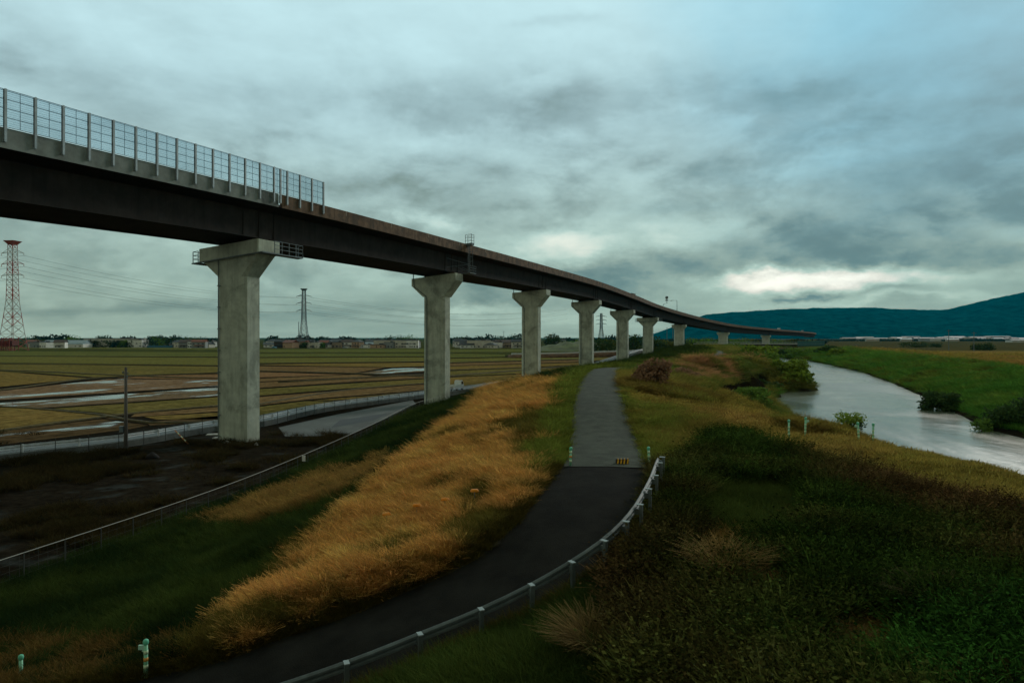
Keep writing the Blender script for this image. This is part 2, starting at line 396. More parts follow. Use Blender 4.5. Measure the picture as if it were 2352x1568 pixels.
# ------------------------------------------------------------------ ground cover zones
Z_MOUND = [(1318, 866), (1190, 880), (1130, 893), (1065, 955), (1000, 1010), (930, 1065), (850, 1125), (745, 1205), (640, 1290), (560, 1380), (490, 1440), (400, 1500), (300, 1568), (380, 1552), (640, 1462), (780, 1412), (900, 1358), (1000, 1316), (1130, 1256), (1222, 1185), (1262, 1112), (1262, 1060), (1268, 1000), (1280, 940), (1300, 890)]
Z_PATCH = [(910, 1045), (760, 1090), (640, 1130), (520, 1180), (430, 1200), (600, 1205), (740, 1165), (870, 1095)]
Z_MOWN = [(1440, 890), (1500, 905), (1640, 925), (1760, 945), (1850, 1000), (1960, 1000), (2100, 1030), (2500, 1110), (2500, 1215), (2200, 1160), (1950, 1088), (1800, 1050), (1690, 1000), (1560, 945), (1450, 930)]
Z_WEED = [(1520, 1080), (1560, 1082), (1620, 1035), (1660, 1000), (1740, 1020), (1850, 1062), (1960, 1095), (2200, 1165), (2700, 1260), (2700, 2200), (300, 2200), (300, 1700), (640, 1600), (800, 1540), (960, 1475), (1100, 1415), (1215, 1360), (1305, 1305), (1377, 1255), (1425, 1215), (1460, 1175), (1495, 1110), (1512, 1060)]
TYPES = ('dry', 'green', 'weed', 'short')
C_DRY = np.array((.68, .37, .105)); C_DRY2 = np.array((.52, .33, .095)); C_GREEN = np.array((.060, .088, .018)); C_DGREEN = np.array((.018, .036, .010))
C_OLIVE = np.array((.29, .24, .052)); C_VERGE = np.array((.175, .215, .036)); C_WEED = np.array((.024, .032, .009)); C_WEEDB = np.array((.050, .032, .012)); C_BANK = np.array((.085, .225, .032)); C_RUST = np.array((.40, .215, .10))
def cover(X, Y, Z):
    """what grows where: type (-1 none, 0 dry, 1 green, 2 weed, 3 short), colour"""
    n = len(X); typ = np.full(n, -1); c = np.tile(np.array((.035, .026, .016)), (n, 1))
    Yc = np.maximum(Y, 3.)
    x, y = proj(X, Yc, Z)
    sc = np.clip(900/Yc, 4, 45)
    x = x+fbm(X*.35, Y*.35, 21)*sc*1.5+fbm(X*1.3, Y*1.3, 22)*sc*.7; y = y+fbm(X*.35, Y*.35, 31)*sc*1.0+fbm(X*1.3, Y*1.3, 32)*sc*.45
    a = fbm(X*.22, Y*.22, 41, 5); b = fbm(X*.9, Y*.9, 51, 4); b2 = fbm(X*.05, Y*.05, 61, 4)
    dt, st, _ = poly_dist(X, Y, toe_d); dw, sw, _ = poly_dist(X, Y, wl_d); dp, sp, _ = poly_dist(X, Y, path_d); dr, sr, _ = poly_dist(X, Y, ramp_c)
    dc, scr, _ = poly_dist(X, Y, crest_d)
    left = (st < 0) & (dt > .3)
    river = (sw > 0)
    def put(m, t, col_, amt=.35, alt=None, altf=None):
        typ[m] = t; base = np.tile(col_, (m.sum(), 1))
        if alt is not None: base = base*(1-altf[m, None])+alt*altf[m, None]
        c[m] = base*(1+amt*2*b[m, None]+.25*a[m, None])
    slope = ~left & ~river
    west = slope & (sp < 0)
    west |= slope & (sr > 0) & (dr < 60) & (Y < 29)
    # east side of the path
    east = slope & ~west
    put(east, 1, C_VERGE, .4, C_OLIVE, np.clip(.45+a*2.5, 0, 1))
    far = east & (Y > 60)
    put(far, 1, C_GREEN*1.9, .5, C_OLIVE*.95, np.clip(.4+a*3+b, 0, 1))
    rust = far & (a+b*.4 > .10) & (Y > 70) & (Y < 150) & (x > 1540) & (x < 1730) & (y < 872)
    put(rust, 0, C_RUST, .3)
    ear = slope & inside(x, y, [(1615, 905), (1640, 888), (1700, 872), (1735, 855), (1760, 862), (1765, 900), (1700, 915), (1650, 912)])
    mix2 = east & ~far & (a+.6*b > .05); put(mix2, 0, C_DRY2*.42, .5, C_OLIVE*.6, np.clip(.5+b*2, 0, 1))
    mo = east & inside(x, y, Z_MOWN)
    put(mo, 3, C_OLIVE*.95, .3, C_DRY2*.6, np.clip(.25+a*2.2, 0, 1))
    we = (east | (slope & (Y < 24))) & inside(x, y, Z_WEED)
    put(we, 2, np.array((.030, .056, .010)), .9, np.array((.070, .046, .017)), np.clip(.38+a*3.5+fbm(X*.09, Y*.09, 71, 3)*2.5, 0, 1))
    mixn = rng.random(n); m1 = we & (mixn < .34); typ[m1] = 1; c[m1] = np.array((.036, .068, .012))*(1+1.4*b[m1, None]+1.5*a[m1, None]); m2 = we & (mixn > .90) & (a > -.08); typ[m2] = 0; c[m2] = np.array((.13, .085, .032))*(1+b[m2, None])
    gp = we & (np.hypot((x-1730)/150, (y-1190)/75) < 1.0)
    put(gp, 1, C_GREEN*.9, .5)
    gp2 = we & (np.hypot((x-2330)/230, (y-1560)/120) < 1.0)
    put(gp2, 2, np.array((.028, .078, .013)), .5)
    br = we & ((np.hypot((x-1650)/70, (y-1285)/60) < 1) | (np.hypot((x-1990)/130, (y-1500)/60) < 1) | (np.hypot((x-1760)/80, (y-1370)/45) < 1))
    put(br, 0, C_DRY2*.42, .5)
    put(ear, -1, np.array((.012, .010, .006)), .3)
    # west side
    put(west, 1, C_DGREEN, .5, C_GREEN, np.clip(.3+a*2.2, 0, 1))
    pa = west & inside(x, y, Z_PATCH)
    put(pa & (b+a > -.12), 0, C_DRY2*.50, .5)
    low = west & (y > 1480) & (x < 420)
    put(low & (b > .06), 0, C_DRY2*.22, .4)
    mdl = west & inside(x, y, Z_MOUND)
    put(mdl, 0, C_DRY, .28, C_DRY2*.8, np.clip(.25+a*2.2, 0, 1))
    gmo = mdl & ((a-.55*b > .13) | ((y > 1190) & (a+b*1.2 > .15)) | ((np.hypot((x-1238)/52, (y-1010)/70) < 1.) & (b > -.12)))
    put(gmo, 1, C_OLIVE*.5, .4)
    nr = mdl & (dr < 1.9+2.6+b*3) & (Y < 28) & (b > .02); put(nr, 1, C_OLIVE*.5, .45)
    vg = west & (dp < 1.72+1.5+b*1.6) & (Y > 26)
    put(vg, 1, C_VERGE*.9, .4)
    vr = west & (dr < 1.9+.55+b*1.0) & (Y < 29)
    put(vr, 1, C_OLIVE*.26, .4)
    bd, _, _ = poly_dist(X, Y, brink_d); be = east & (bd < 3.5) & (Y < 70); put(be & (typ != 3), 3, C_OLIVE*.8, .35)
    # yard and plain
    put(left, -1, np.array((.019, .016, .011)), .35)
    yard = left & (dt < 60) & (Y < 75)
    sp_ = yard & (a+b*.6 > .14)
    put(sp_, 1, np.array((.040, .032, .012)), .4)
    gr = yard & (a*.8-b*.5 < -.17)
    put(gr, -1, np.array((.028, .031, .028)), .25)
    # river and far bank
    put(river, 1, C_BANK, .5, C_VERGE*1.0, np.clip(.22+a*2.4+b, 0, 1))
    rb = river & (a-.5*b > .24)
    put(rb, 1, C_OLIVE*.4, .4)
    top = river & (scr > 0) | (river & (dc < 2.0))
    put(top, 3, C_OLIVE*.9, .4, C_DRY2*.62, np.clip(.4+b2*4, 0, 1))
    put((Z < .95) & (river | (dw < 4)), -1, np.array((.022, .018, .012)), .3)
    # path and ramp
    none = (dp < 1.72) | ((dr < 1.9) & (Y < 29))
    typ[none] = -1; c[none] = (.03, .03, .026)
    return typ, np.clip(c, .002, .6)
fx = GX.ravel(); fy = GY.ravel(); fz = GZ.ravel()
gcol = np.tile(np.array((.060, .058, .022)), (len(fx), 1))
mk = (fy > 3) & (fy < 450) & (fx > -150) & (fx < 400)
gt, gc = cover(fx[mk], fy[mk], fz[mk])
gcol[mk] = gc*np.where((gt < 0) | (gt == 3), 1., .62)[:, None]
fade = sm(fy, 330, 450)[:, None]
gcol = gcol*(1-fade)+fade*np.where((fx > fy*.28)[:, None], np.array((.075, .068, .028)), np.array((.055, .062, .020)))
gcol = np.hstack([gcol, np.ones((len(gcol), 1))])
nx, ny = len(gx), len(gy)
ii = (np.arange(ny-1)[:, None]*nx+np.arange(nx-1)[None, :]).ravel()
gf = np.stack([ii, ii+1, ii+nx+1, ii+nx], 1)

m = bpy.data.materials.new('ground_soil'); m.use_nodes = True; t = NT(m.node_tree); b = t.n['Principled BSDF']
at_ = t.node('ShaderNodeAttribute', attribute_name='Col'); pos = t.node('ShaderNodeNewGeometry').outputs['Position']
v1 = t.sstep(t.noise(pos, 1.6, 8, .7), .3, .7, .55, 1.45); v2 = t.sstep(t.noise(pos, .05, 5, .6), .3, .7, .75, 1.25); vv = t.mul(v1, v2)
t.l.new(t.mix(1., at_.outputs['Color'], t.xyz(vv, vv, vv), 'MULTIPLY'), b.inputs['Base Color'])
b.inputs['Roughness'].default_value = .95; b.inputs['Specular IOR Level'].default_value = .0
bn = t.node('ShaderNodeBump'); bn.inputs['Strength'].default_value = .7; bn.inputs['Distance'].default_value = .12
t.l.new(t.noise(pos, 3.5, 8, .7), bn.inputs['Height']); t.l.new(bn.outputs[0], b.inputs['Normal'])
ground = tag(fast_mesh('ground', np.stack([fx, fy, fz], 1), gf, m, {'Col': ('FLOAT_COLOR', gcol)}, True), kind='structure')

# ------------------------------------------------------------------ river
m = bpy.data.materials.new('river_water'); m.use_nodes = True; t = NT(m.node_tree); b = t.n['Principled BSDF']
pos = t.node('ShaderNodeNewGeometry').outputs['Position']
b.inputs['Base Color'].default_value = (.11, .135, .092, 1); b.inputs['Roughness'].default_value = .13; b.inputs['IOR'].default_value = 1.33
pv = t.vmap(pos, (1., .55, 1), rot=(0, 0, R(-25)))
hh = t.add(t.mul(t.noise(pv, .9, 5, .6, .4), 1.0), t.mul(t.noise(pv, .16, 4, .55, .8), 2.2))
bn = t.node('ShaderNodeBump'); bn.inputs['Strength'].default_value = .30; bn.inputs['Distance'].default_value = .13
t.l.new(hh, bn.inputs['Height']); t.l.new(bn.outputs[0], b.inputs['Normal'])
rl = t.sstep(t.noise(pv, .07, 4, .6, 1.2), .35, .65, .14, .24); t.l.new(rl, b.inputs['Roughness'])
mb = MB(); mb.face([(18, -40, .6), (60, -40, .6), (75, 60, .6), (100, 110, .6), (150, 220, .6), (170, 430, .6), (105, 430, .6), (98, 330, .6), (80, 255, .6), (38, 130, .6), (22, 70, .6)])
tag(mb.build('river_water', m), kind='structure')

# ------------------------------------------------------------------ cycle path and ramp
def ribbon(name, c, hw, mt, dz=.03, cam_=.04, wob=0.):
    c = np.asarray(c); tg = np.gradient(c[:, :2], axis=0); tg /= np.linalg.norm(tg, axis=1)[:, None]
    n = np.stack([tg[:, 1], -tg[:, 0]], 1); rows = []
    for k in (-1., -.5, 0, .5, 1.):
        jit = wob*np.array([fbm(np.array(p[0]*1.7), np.array(p[1]*1.7), 77+int(k > 0)) for p in c])*2 if abs(k) == 1 else 0
        q = c[:, :2]+n*(k*(hw+jit))[:, None] if np.ndim(jit) else c[:, :2]+n*k*hw
        rows.append(np.column_stack([q, c[:, 2]+dz-abs(k)*cam_]))
    V = np.stack(rows, 1).reshape(-1, 3); L = len(c)
    i = (np.arange(L-1)[:, None]*5+np.arange(4)[None]).ravel()
    return fast_mesh(name, V, np.stack([i, i+1, i+6, i+5], 1), mt, smooth=True)
asph = mat('old_asphalt', (.043, .054, .037), .9, 0, .3, 1.2, .5, 30, dirt=((.045, .048, .038), .35, .52, .6), spec=.15)
asph2 = mat('new_asphalt', (.0115, .0120, .0095), .9, 0, .35, 1.0, .5, 30, dirt=((.022, .02, .016), .5, .6, .4), spec=.03)
path_fine = spline(ctr, .7)
pz = [tuple(p) for p in path_fine]
tag(ribbon('cycle_path', path_fine, 1.66, asph, wob=.22), kind='structure')
tag(ribbon('ramp_road', ramp_c, 1.85, asph2, dz=.012, wob=.2), kind='structure')
# ------------------------------------------------------------------ viaduct
U = 70.56                        # distance of the nearest pier
zr = np.array([.12, .35, .6, 1.0, 1.55, 2.10, 2.65, 3.2, 3.75, 4.4, 5.5, 7.0, 8.6, 10.5, 13.0, 16.0])
cx = np.array([.417*U*k-57.6 for k in zr[:9]]+[(px-HX)/F*k*U for px, k in ((1560, 4.4), (1661, 5.5), (1759, 7.0), (1822, 8.6), (1858, 10.5), (1866, 13.0), (1850, 16.0))])
top = np.array([296, 302, 309, 326, 333, 336, 333, 309, 279, 236, 172, 142, 130, 121, 112, 104])*.045+CAM
tlt = np.array([.07, .075, .08, .085, .09, .07, .058, .035, .01, -.01, -.03, -.03, -.02, 0, 0, 0])
def cub(xq, xs, ys):             # monotone-ish cubic Hermite
    d = np.gradient(ys, xs); i = np.clip(np.searchsorted(xs, xq)-1, 0, len(xs)-2); h = xs[i+1]-xs[i]; t = (xq-xs[i])/h
    return (2*t**3-3*t**2+1)*ys[i]+(t**3-2*t**2+t)*h*d[i]+(-2*t**3+3*t**2)*ys[i+1]+(t**3-t**2)*h*d[i+1]
DW = 8.6
def station(k):
    k = np.atleast_1d(np.asarray(k, float)); X = cub(k, zr, cx); Y = k*U; e = .004
    tx = (cub(k+e, zr, cx)-cub(k-e, zr, cx)); ty = np.full(k.shape, 2*e*U); L = np.hypot(tx, ty); tx /= L; ty /= L
    return X, Y, cub(k, zr, top), np.interp(k, zr, tlt), tx, ty
def dk(k, s, v):                 # deck point: s metres right of the axis, v below the top of the east parapet
    X, Y, zt, tl, tx, ty = (q[0] for q in station(k))
    return np.array([X+ty*s, Y-tx*s, zt+v+tl*(s-DW/2)])
def sweep(mb, ks, prof, mi=0, close=True):
    st = station(ks); rings = []
    for X, Y, zt, tl, tx, ty in zip(*st):
        rings.append([(X+ty*s, Y-tx*s, zt+v+tl*(s-DW/2)) for s, v in prof])
    mb.loft(rings, mi, close)
steel = mat('weathering_steel', (.030, .026, .022), .8, .0, .35, .6, .25, 6, streak=.5, spec=.2)
steel_d = mat('girder_steel_dark', (.026, .024, .021), .8, .0, .3, .5, .2, 6, spec=.2)
rust_p = mat('rusty_parapet', (.150, .100, .062), .85, 0, .4, .9, .3, 9, streak=.75, spec=.2, dirt=((.07, .06, .045), .5, .5, .75))
conc_p = mat('stained_parapet_concrete', (.20, .235, .215), .85, 0, .25, .8, .2, 9, spec=.25, dirt=((.05, .06, .055), .22, .50, .85))
conc = mat('pier_concrete', (.475, .53, .43), .85, 0, .16, .8, .25, 7, spec=.2, streak=.42, dirt=((.20, .225, .18), .22, .48, .7))
conc_l = mat('pier_concrete_pale', (.53, .57, .47), .85, 0, .14, 1.0, .2, 7, spec=.2, streak=.3, dirt=((.22, .235, .20), .2, .54, .5))
asph_d = mat('deck_asphalt', (.05, .05, .05), .8)
galv = mat('galvanised_steel', (.30, .36, .37), .5, .35, .2, 2., spec=.4)
galv_d = mat('dark_galvanised', (.12, .16, .17), .55, .3, .2, 2.)
PK = (1.0, 1.55, 2.10, 2.65, 3.2, 3.75, 4.4, 5.5, 7.0)
KS = np.concatenate([np.arange(.30, 4., .04), np.arange(4., 10.5, .07), np.arange(10.5, 15.8, .15)])
KS1 = KS[KS < 1.0]; K_J = 1.018
via = empty('viaduct', dk(1.0, 0, -1))
tag(via, 'long elevated roadway on a dark steel box girder curving away towards the mountains', 'viaduct')
loc0 = via.location.copy()
def vput(mb, name, m, par=via):
    o = mb.build(name, m, par)
    if par is via: o.matrix_parent_inverse = Matrix.Translation(-loc0)
    return o
hw = DW/2
mb = MB()
sweep(mb, KS, [(-2.55, -1.62), (2.55, -1.62), (2.5, -4.35), (-2.5, -4.35)], 0)
for s in (-1, 1):                # flanges along the bottom edge
    sweep(mb, KS, [(s*2.72, -4.353), (s*2.72, -4.42), (s*2.2, -4.42), (s*2.2, -4.353)], 1)
for k in [q+e for q in PK for e in (-.028, 0, .028)]:  # web stiffeners over the piers
    for s in (-1, 1):
        mb.hexa([dk(k+e, s*q, v) for e in (0, .0006) for q, v in ((2.54, -1.64), (2.62, -1.64), (2.60, -4.33), (2.49, -4.33))], 1)
vput(mb, 'box_girder', (steel, steel_d))
mb = MB()
sweep(mb, KS, [(-hw, -1.06), (hw-.26, -1.06), (hw-.26, -1.10), (hw-.02, -1.12), (hw-.02, -1.36), (2.6, -1.615), (-2.6, -1.615), (-hw+.02, -1.36), (-hw, -1.30)], 0)
vput(mb, 'deck_slab', steel_d)
mb = MB(); sweep(mb, KS, [(-hw+.3, -1.055), (hw-.3, -1.055), (hw-.3, -1.03), (-hw+.3, -1.03)], 0); vput(mb, 'carriageway', asph_d)
mb = MB(); sweep(mb, KS, [(-hw, -1.05), (-hw+.25, -1.05), (-hw+.2, -.02), (-hw+.02, -.02)], 0); vput(mb, 'west_parapet', conc_p)
pr = [(hw-.25, -1.05), (hw-.02, -1.05), (hw-.02, -1.38), (hw+.02, -1.38), (hw+.02, -.02), (hw-.03, 0), (hw-.17, 0)]
mb = MB(); sweep(mb, np.append(KS[KS < K_J-.01], K_J-.006), pr, 0); o = vput(mb, 'parapet', conc_p); o['label'] = 'stained grey concrete parapet under the noise barrier'
mb = MB(); sweep(mb, np.insert(KS[KS > K_J+.01], 0, K_J), pr, 0); o = vput(mb, 'parapet', rust_p); o['label'] = 'rust brown parapet beyond the noise barrier'
jp_m = mat('joint_plate_pale', (.24, .20, .15), .8)  # pale drip marks are narrow cover plates at the parapet joints
for k in np.arange(1.16, 6, .1275):
    a = .0012
    mb = MB(); mb.hexa([dk(k-a, hw+.015, -.55), dk(k+a, hw+.015, -.55), dk(k+a, hw+.035, -.55), dk(k-a, hw+.035, -.55), dk(k-a, hw+.015, -.01), dk(k+a, hw+.015, -.01), dk(k+a, hw+.035, -.01), dk(k-a, hw+.035, -.01)])
    vput(mb, 'joint_plate', jp_m)

# ------------------------------------------------------------------ piers
def oct_ring(w, d, ch, z): # plan outline: w across the road, d along it
    a, b = w/2, d/2
    return [(-a+ch, -b, z), (a-ch, -b, z), (a, -b+ch, z), (a, b-ch, z), (a-ch, b, z), (-a+ch, b, z), (-a, b-ch, z), (-a, -b+ch, z)]
ORD = ('nearest', 'second nearest', 'third', 'fourth', 'fifth', 'sixth', 'seventh', 'eighth', 'ninth')
PL = ('tall grey concrete pier nearest the camera, with a railed walkway round its cap', 'concrete hammerhead pier beside the white pickup, a ladder hanging next to its cap',
      'hammerhead pier third from the camera, standing at the roadside guardrail behind the dry grass', 'hammerhead pier fourth from the camera, just left of where the cycle path bends',
      'hammerhead pier fifth from the camera, right of the far lattice pylon', 'sixth pier from the camera, flat banded cap with a sign above it on the deck',
      'short stout pale pier, seventh from the camera, standing on the levee grass', 'short pale pier behind the left part of the low river bridge', 'smallest farthest pale pier behind the middle of the low river bridge')
pipe_m = mat('drain_pipe_grey', (.16, .19, .18), .6)
def railing(mb, pts, h=1.1, n=3, w=.05):
    for a, b in zip(pts, pts[1:]):
        a, b = Vector(a), Vector(b); L = (b-a).length; k = max(1, round(L/1.2))
        for j in range(n): 
            z = Vector((0, 0, h*(j+1)/n)); mb.bar(a+z, b+z, w)
        for j in range(k+1): mb.bar(a+(b-a)*j/k, a+(b-a)*j/k+Vector((0, 0, h)), w*1.2)
for i, k in enumerate(PK):
    X, Y, zt, tl, tx, ty = (q[0] for q in station(k))
    ang = math.atan2(ty, tx)-math.pi/2
    ctop = zt-tl*hw-4.42-.42      # level of the cap top at the axis
    gz = float(height(np.array([X]), np.array([Y]), False)[0])
    base = gz-1.0
    root = tag(empty('concrete_pier', (X, Y, base), ang), PL[i], 'bridge pier', 'piers holding up the viaduct')
    T = lambda z: z-base
    wide = i in (0, 5); short = i >= 6
    w, d = (3.75, 2.55) if not short else (4.3, 2.5)
    if i >= 7: w = 4.9
    cw = 7.9 if not short else (6.3 if i == 6 else 6.6)
    hc = 3.3 if not short else 1.9
    mb = MB(); mb.loft([oct_ring(w, d, .42, 0), oct_ring(w, d, .42, T(ctop-hc))]);
    for z in np.arange(4.5, T(ctop-hc)-1, 4.6):   # construction joints
        mb.loft([oct_ring(w+.03, d+.03, .43, z), oct_ring(w+.03, d+.03, .43, z+.07)])
    mb.build('shaft', conc_l if short else conc, root)
    a, b = cw/2, d/2+.02; tz = lambda s: T(ctop)+tl*s; mb = MB()
    if wide: 
        th = 1.35
        b2 = b+.28
        mb.loft([oct_ring(w, d, .42, T(ctop-hc)-.002), [(s[0]*(1 if abs(s[0]) < 99 else 1), s[1], T(ctop-th)+tl*s[0]) for s in oct_ring(cw-.6, d, .05, 0)]])
        mb.build('corbel', conc, root); mb = MB()
        mb.loft([[(x, y, T(ctop-th)+.003+tl*x) for x, y, _ in oct_ring(cw, 2*b2, .1, 0)], [(x, y, T(ctop)+tl*x) for x, y, _ in oct_ring(cw, 2*b2, .1, 0)]])
        mb.build('cap', conc, root)
        mb = MB()                 # walkway with railing round the outside of the cap
        g = lambda x, y, dz=0.: (x, y, T(ctop-th)+tl*x+dz)
        o_ = cw/2+.75; p_ = b2+.05
        for (x0, x1, y0, y1) in ((-o_, -cw/2-.02, -p_, p_), (cw/2+.02, o_, -p_, p_+2.6), (-o_, o_, -p_-.16, -p_-.01)):
            mb.hexa([g(x0, y0, -.13), g(x1, y0, -.13), g(x1, y1, -.13), g(x0, y1, -.13), g(x0, y0, -.02), g(x1, y0, -.02), g(x1, y1, -.02), g(x0, y1, -.02)])
        wk = mb.build('walkway', galv_d, root)
        mb = MB(); railing(mb, [g(-cw/2, -p_, 0), g(-o_+.04, -p_, 0), g(-o_+.04, p_, 0), g(-cw/2, p_, 0)], 1.15)
        mb.build('walkway_railing', galv_d, root); mb = MB()
        railing(mb, [g(o_-.04, -p_+1.6, 0), g(o_-.04, p_+2.55, 0), g(cw/2+.1, p_+2.55, 0)], 1.2)
        mb.build('walkway_railing', galv_d, root)
    else:
        e = 1.15 if not short else .95
        prof = [(-w/2, T(ctop-hc)), (w/2, T(ctop-hc)), (a, tz(a)-e), (a, tz(a)), (-a, tz(-a)), (-a, tz(-a)-e)]
        c3 = .3
        rings = []
        for yy, q in ((-b, .0), (b, .0)): rings.append([(x, yy, z) for x, z in prof])
        mb.loft(rings[::-1]); mb.build('cap', conc_l if short else conc, root)
    for s in (-1.7, 1.7):
        mb = MB(); mb.box((s, 0, tz(s)+.06), (1.1, 1.1, .14)); mb.box((s, 0, tz(s)+.29), (.8, .8, .36)); mb.build('bearing', steel_d, root)
    if i < 6:                     # downpipe on the west face, bent round the corbel
        zc = T(ctop-hc)
        pts = [(-w/2+.75, -d/2-.12, .6), (-w/2+.75, -d/2-.12, zc-.5), (-w/2+.62, -d/2-.12, zc+.1), (-a+.55, -b-.12, tz(-a)-1.3), (-a+.4, -b-.12, tz(-a)-.2), (-a+.4, -b-.12, tz(-a)+1.0)]
        if wide: pts = [(-w/2+.45, -d/2-.12, .6), (-w/2+.45, -d/2-.12, T(ctop-1.5))]
        mb = MB(); mb.tube(pts, .075 if not wide else .06, 6)
        for z in np.arange(1.5, zc-.6, 2.2): mb.box((pts[0][0], -d/2-.07, z), (.34, .14, .09))
        mb.build('drain_pipe', pipe_m, root)

# ------------------------------------------------------------------ noise barrier on the near parapet
nb = empty('noise_barrier', dk(.7, hw, 0)); nl = nb.location.copy()
tag(nb, 'tall see-through noise barrier of steel posts and gridded panels along the near parapet', 'noise barrier')
glass = bpy.data.materials.new('clear_panel'); glass.use_nodes = True; t = NT(glass.node_tree); t.n.remove(t.n['Principled BSDF'])
tr = t.node('ShaderNodeBsdfTransparent'); tr.inputs[0].default_value = (.86, .90, .92, 1); gl = t.node('ShaderNodeBsdfGlossy'); gl.inputs['Roughness'].default_value = .12
gl.inputs[0].default_value = (.8, .88, .9, 1); mx = t.node('ShaderNodeMixShader'); mx.inputs[0].default_value = .07
t.l.new(tr.outputs[0], mx.inputs[1]); t.l.new(gl.outputs[0], mx.inputs[2]); t.l.new(mx.outputs[0], t.n['Material Output'].inputs[0])
ST = .02555; kp = list(np.arange(1.104, .42, -ST))[::1]; HB = 2.55
kp.insert(4, K_J-.004)
kp = sorted(kp)
def nbput(mb, name, m, par=nb):
    o = mb.build(name, m, par)
    if par is nb: o.matrix_parent_inverse = Matrix.Translation(-nl)
    return o
o1, o2 = hw+.03, hw+.19
gi, go = hw-.06, hw-.02
for q, k in enumerate(kp):
    mb = MB(); a = .0011
    for (s0, s1, aa) in ((o1, o1+.02, a), (o2-.02, o2, a), (o1+.02, o2-.02, .0002)):
        mb.hexa([dk(k-aa, s0, -.98), dk(k+aa, s0, -.98), dk(k+aa, s1, -.98), dk(k-aa, s1, -.98), dk(k-aa, s0, HB), dk(k+aa, s0, HB), dk(k+aa, s1, HB), dk(k-aa, s1, HB)])
    mb.hexa([dk(k-.0016, o1-.005, -.99), dk(k+.0016, o1-.005, -.99), dk(k+.0016, o1+.03, -.99), dk(k-.0016, o1+.03, -.99), dk(k-.0016, o1-.005, -.2), dk(k+.0016, o1-.005, -.2), dk(k+.0016, o1+.03, -.2), dk(k-.0016, o1+.03, -.2)])
    nbput(mb, 'post', galv)
wire = mat('panel_wire', (.16, .19, .20), .5, .3)
for k0, k1 in zip(kp, kp[1:]):
    k0 += .0012; k1 -= .0012; mb = MB()
    s0 = o1+.06
    for f in (0.012, .26, .5, .74, .955, .99): mb.bar(dk(k0, s0, HB*f), dk(k1, s0, HB*f), .035 if f not in (.955,) else .025)
    km = (k0+k1)/2
    mb.bar(dk(km, s0, .03), dk(km, s0, HB-.03), .03)
    for f in np.arange(.06, .97, .06): mb.bar(dk(k0, s0+.012, HB*f), dk(k1, s0+.012, HB*f), .011)
    pn = nbput(mb, 'panel', wire)
    mb = MB(); mb.hexa([dk(k0, s0+.02, .03), dk(k1, s0+.02, .03), dk(k1, s0+.028, .03), dk(k0, s0+.028, .03), dk(k0, s0+.02, HB-.03), dk(k1, s0+.02, HB-.03), dk(k1, s0+.028, HB-.03), dk(k0, s0+.028, HB-.03)])
    pane = mb.build('pane', glass, pn); pane.matrix_parent_inverse = Matrix.Identity(4)

# ------------------------------------------------------------------ ladder at the second pier
kl = 1.578
ld = empty('access_ladder', dk(kl, hw+.4, -3)); ll = ld.location.copy()
tag(ld, 'grey caged access ladder hanging from the brown parapet beside the second pier', 'ladder')
def ldput(mb, name, m):
    o = mb.build(name, m, ld); o.matrix_parent_inverse = Matrix.Translation(-ll); return o
dkk = .0035
mb = MB()
for s in (-dkk, dkk): mb.bar(dk(kl+s, hw+.3, .1), dk(kl+s, hw+.3, -4.6), .07)
for v in np.arange(-4.4, 0, .3): mb.bar(dk(kl-dkk, hw+.3, v), dk(kl+dkk, hw+.3, v), .04)
ldput(mb, 'ladder_rails', galv_d)
mb = MB()
for s, v in ((-dkk*1.6, .1), (dkk*1.6, .1)):
    for ss in (hw-.1, hw+1.0): mb.bar(dk(kl+s, ss, -.25), dk(kl+s, ss, 1.45), .07)
for v in (.5, 1.0, 1.42):
    for s in (-dkk*1.6, dkk*1.6): mb.bar(dk(kl+s, hw-.1, v), dk(kl+s, hw+1.0, v), .05)
mb.hexa([dk(kl-.006, hw-.05, -.3), dk(kl+.006, hw-.05, -.3), dk(kl+.006, hw+1.0, -.3), dk(kl-.006, hw+1.0, -.3), dk(kl-.006, hw-.05, .05), dk(kl+.006, hw-.05, .05), dk(kl+.006, hw+1.0, .05), dk(kl-.006, hw+1.0, .05)])
ldput(mb, 'top_cage', galv_d)
mb = MB()
for v in np.arange(-3.6, -.6, .75):
    ring = [dk(kl-dkk, hw+.3, v), dk(kl-dkk*1.2, hw+.75, v), dk(kl, hw+1.0, v), dk(kl+dkk*1.2, hw+.75, v), dk(kl+dkk, hw+.3, v)]
    for a, b in zip(ring, ring[1:]): mb.bar(a, b, .035)
for s, ss in ((-dkk*1.2, .75), (0, 1.0), (dkk*1.2, .75)): mb.bar(dk(kl+s, hw+ss, -3.6), dk(kl+s, hw+ss, -.6), .03)
ldput(mb, 'safety_hoops', galv_d)
mb = MB()
for v in (-4.7,):
    mb.hexa([dk(kl-.012, hw-.35, v-.1), dk(kl+.02, hw-.35, v-.1), dk(kl+.02, hw+.9, v-.1), dk(kl-.012, hw+.9, v-.1), dk(kl-.012, hw-.35, v), dk(kl+.02, hw-.35, v), dk(kl+.02, hw+.9, v), dk(kl-.012, hw+.9, v)])
railing(mb, [dk(kl-.012, hw+.9, -4.7), dk(kl+.02, hw+.9, -4.7), dk(kl+.02, hw-.35, -4.7)], 1.1, 3, .045)
for s in (-.012, .02): mb.bar(dk(kl+s, 2.6, -3.4), dk(kl+s, hw+.9, -4.75), .06)
mb.bar(dk(kl, hw+.3, -3.3), dk(kl-.05, 2.65, -2.4), .05); mb.bar(dk(kl, hw+.3, -3.3), dk(kl-.05, 2.65, -3.8), .05)
ldput(mb, 'platform', galv_d)

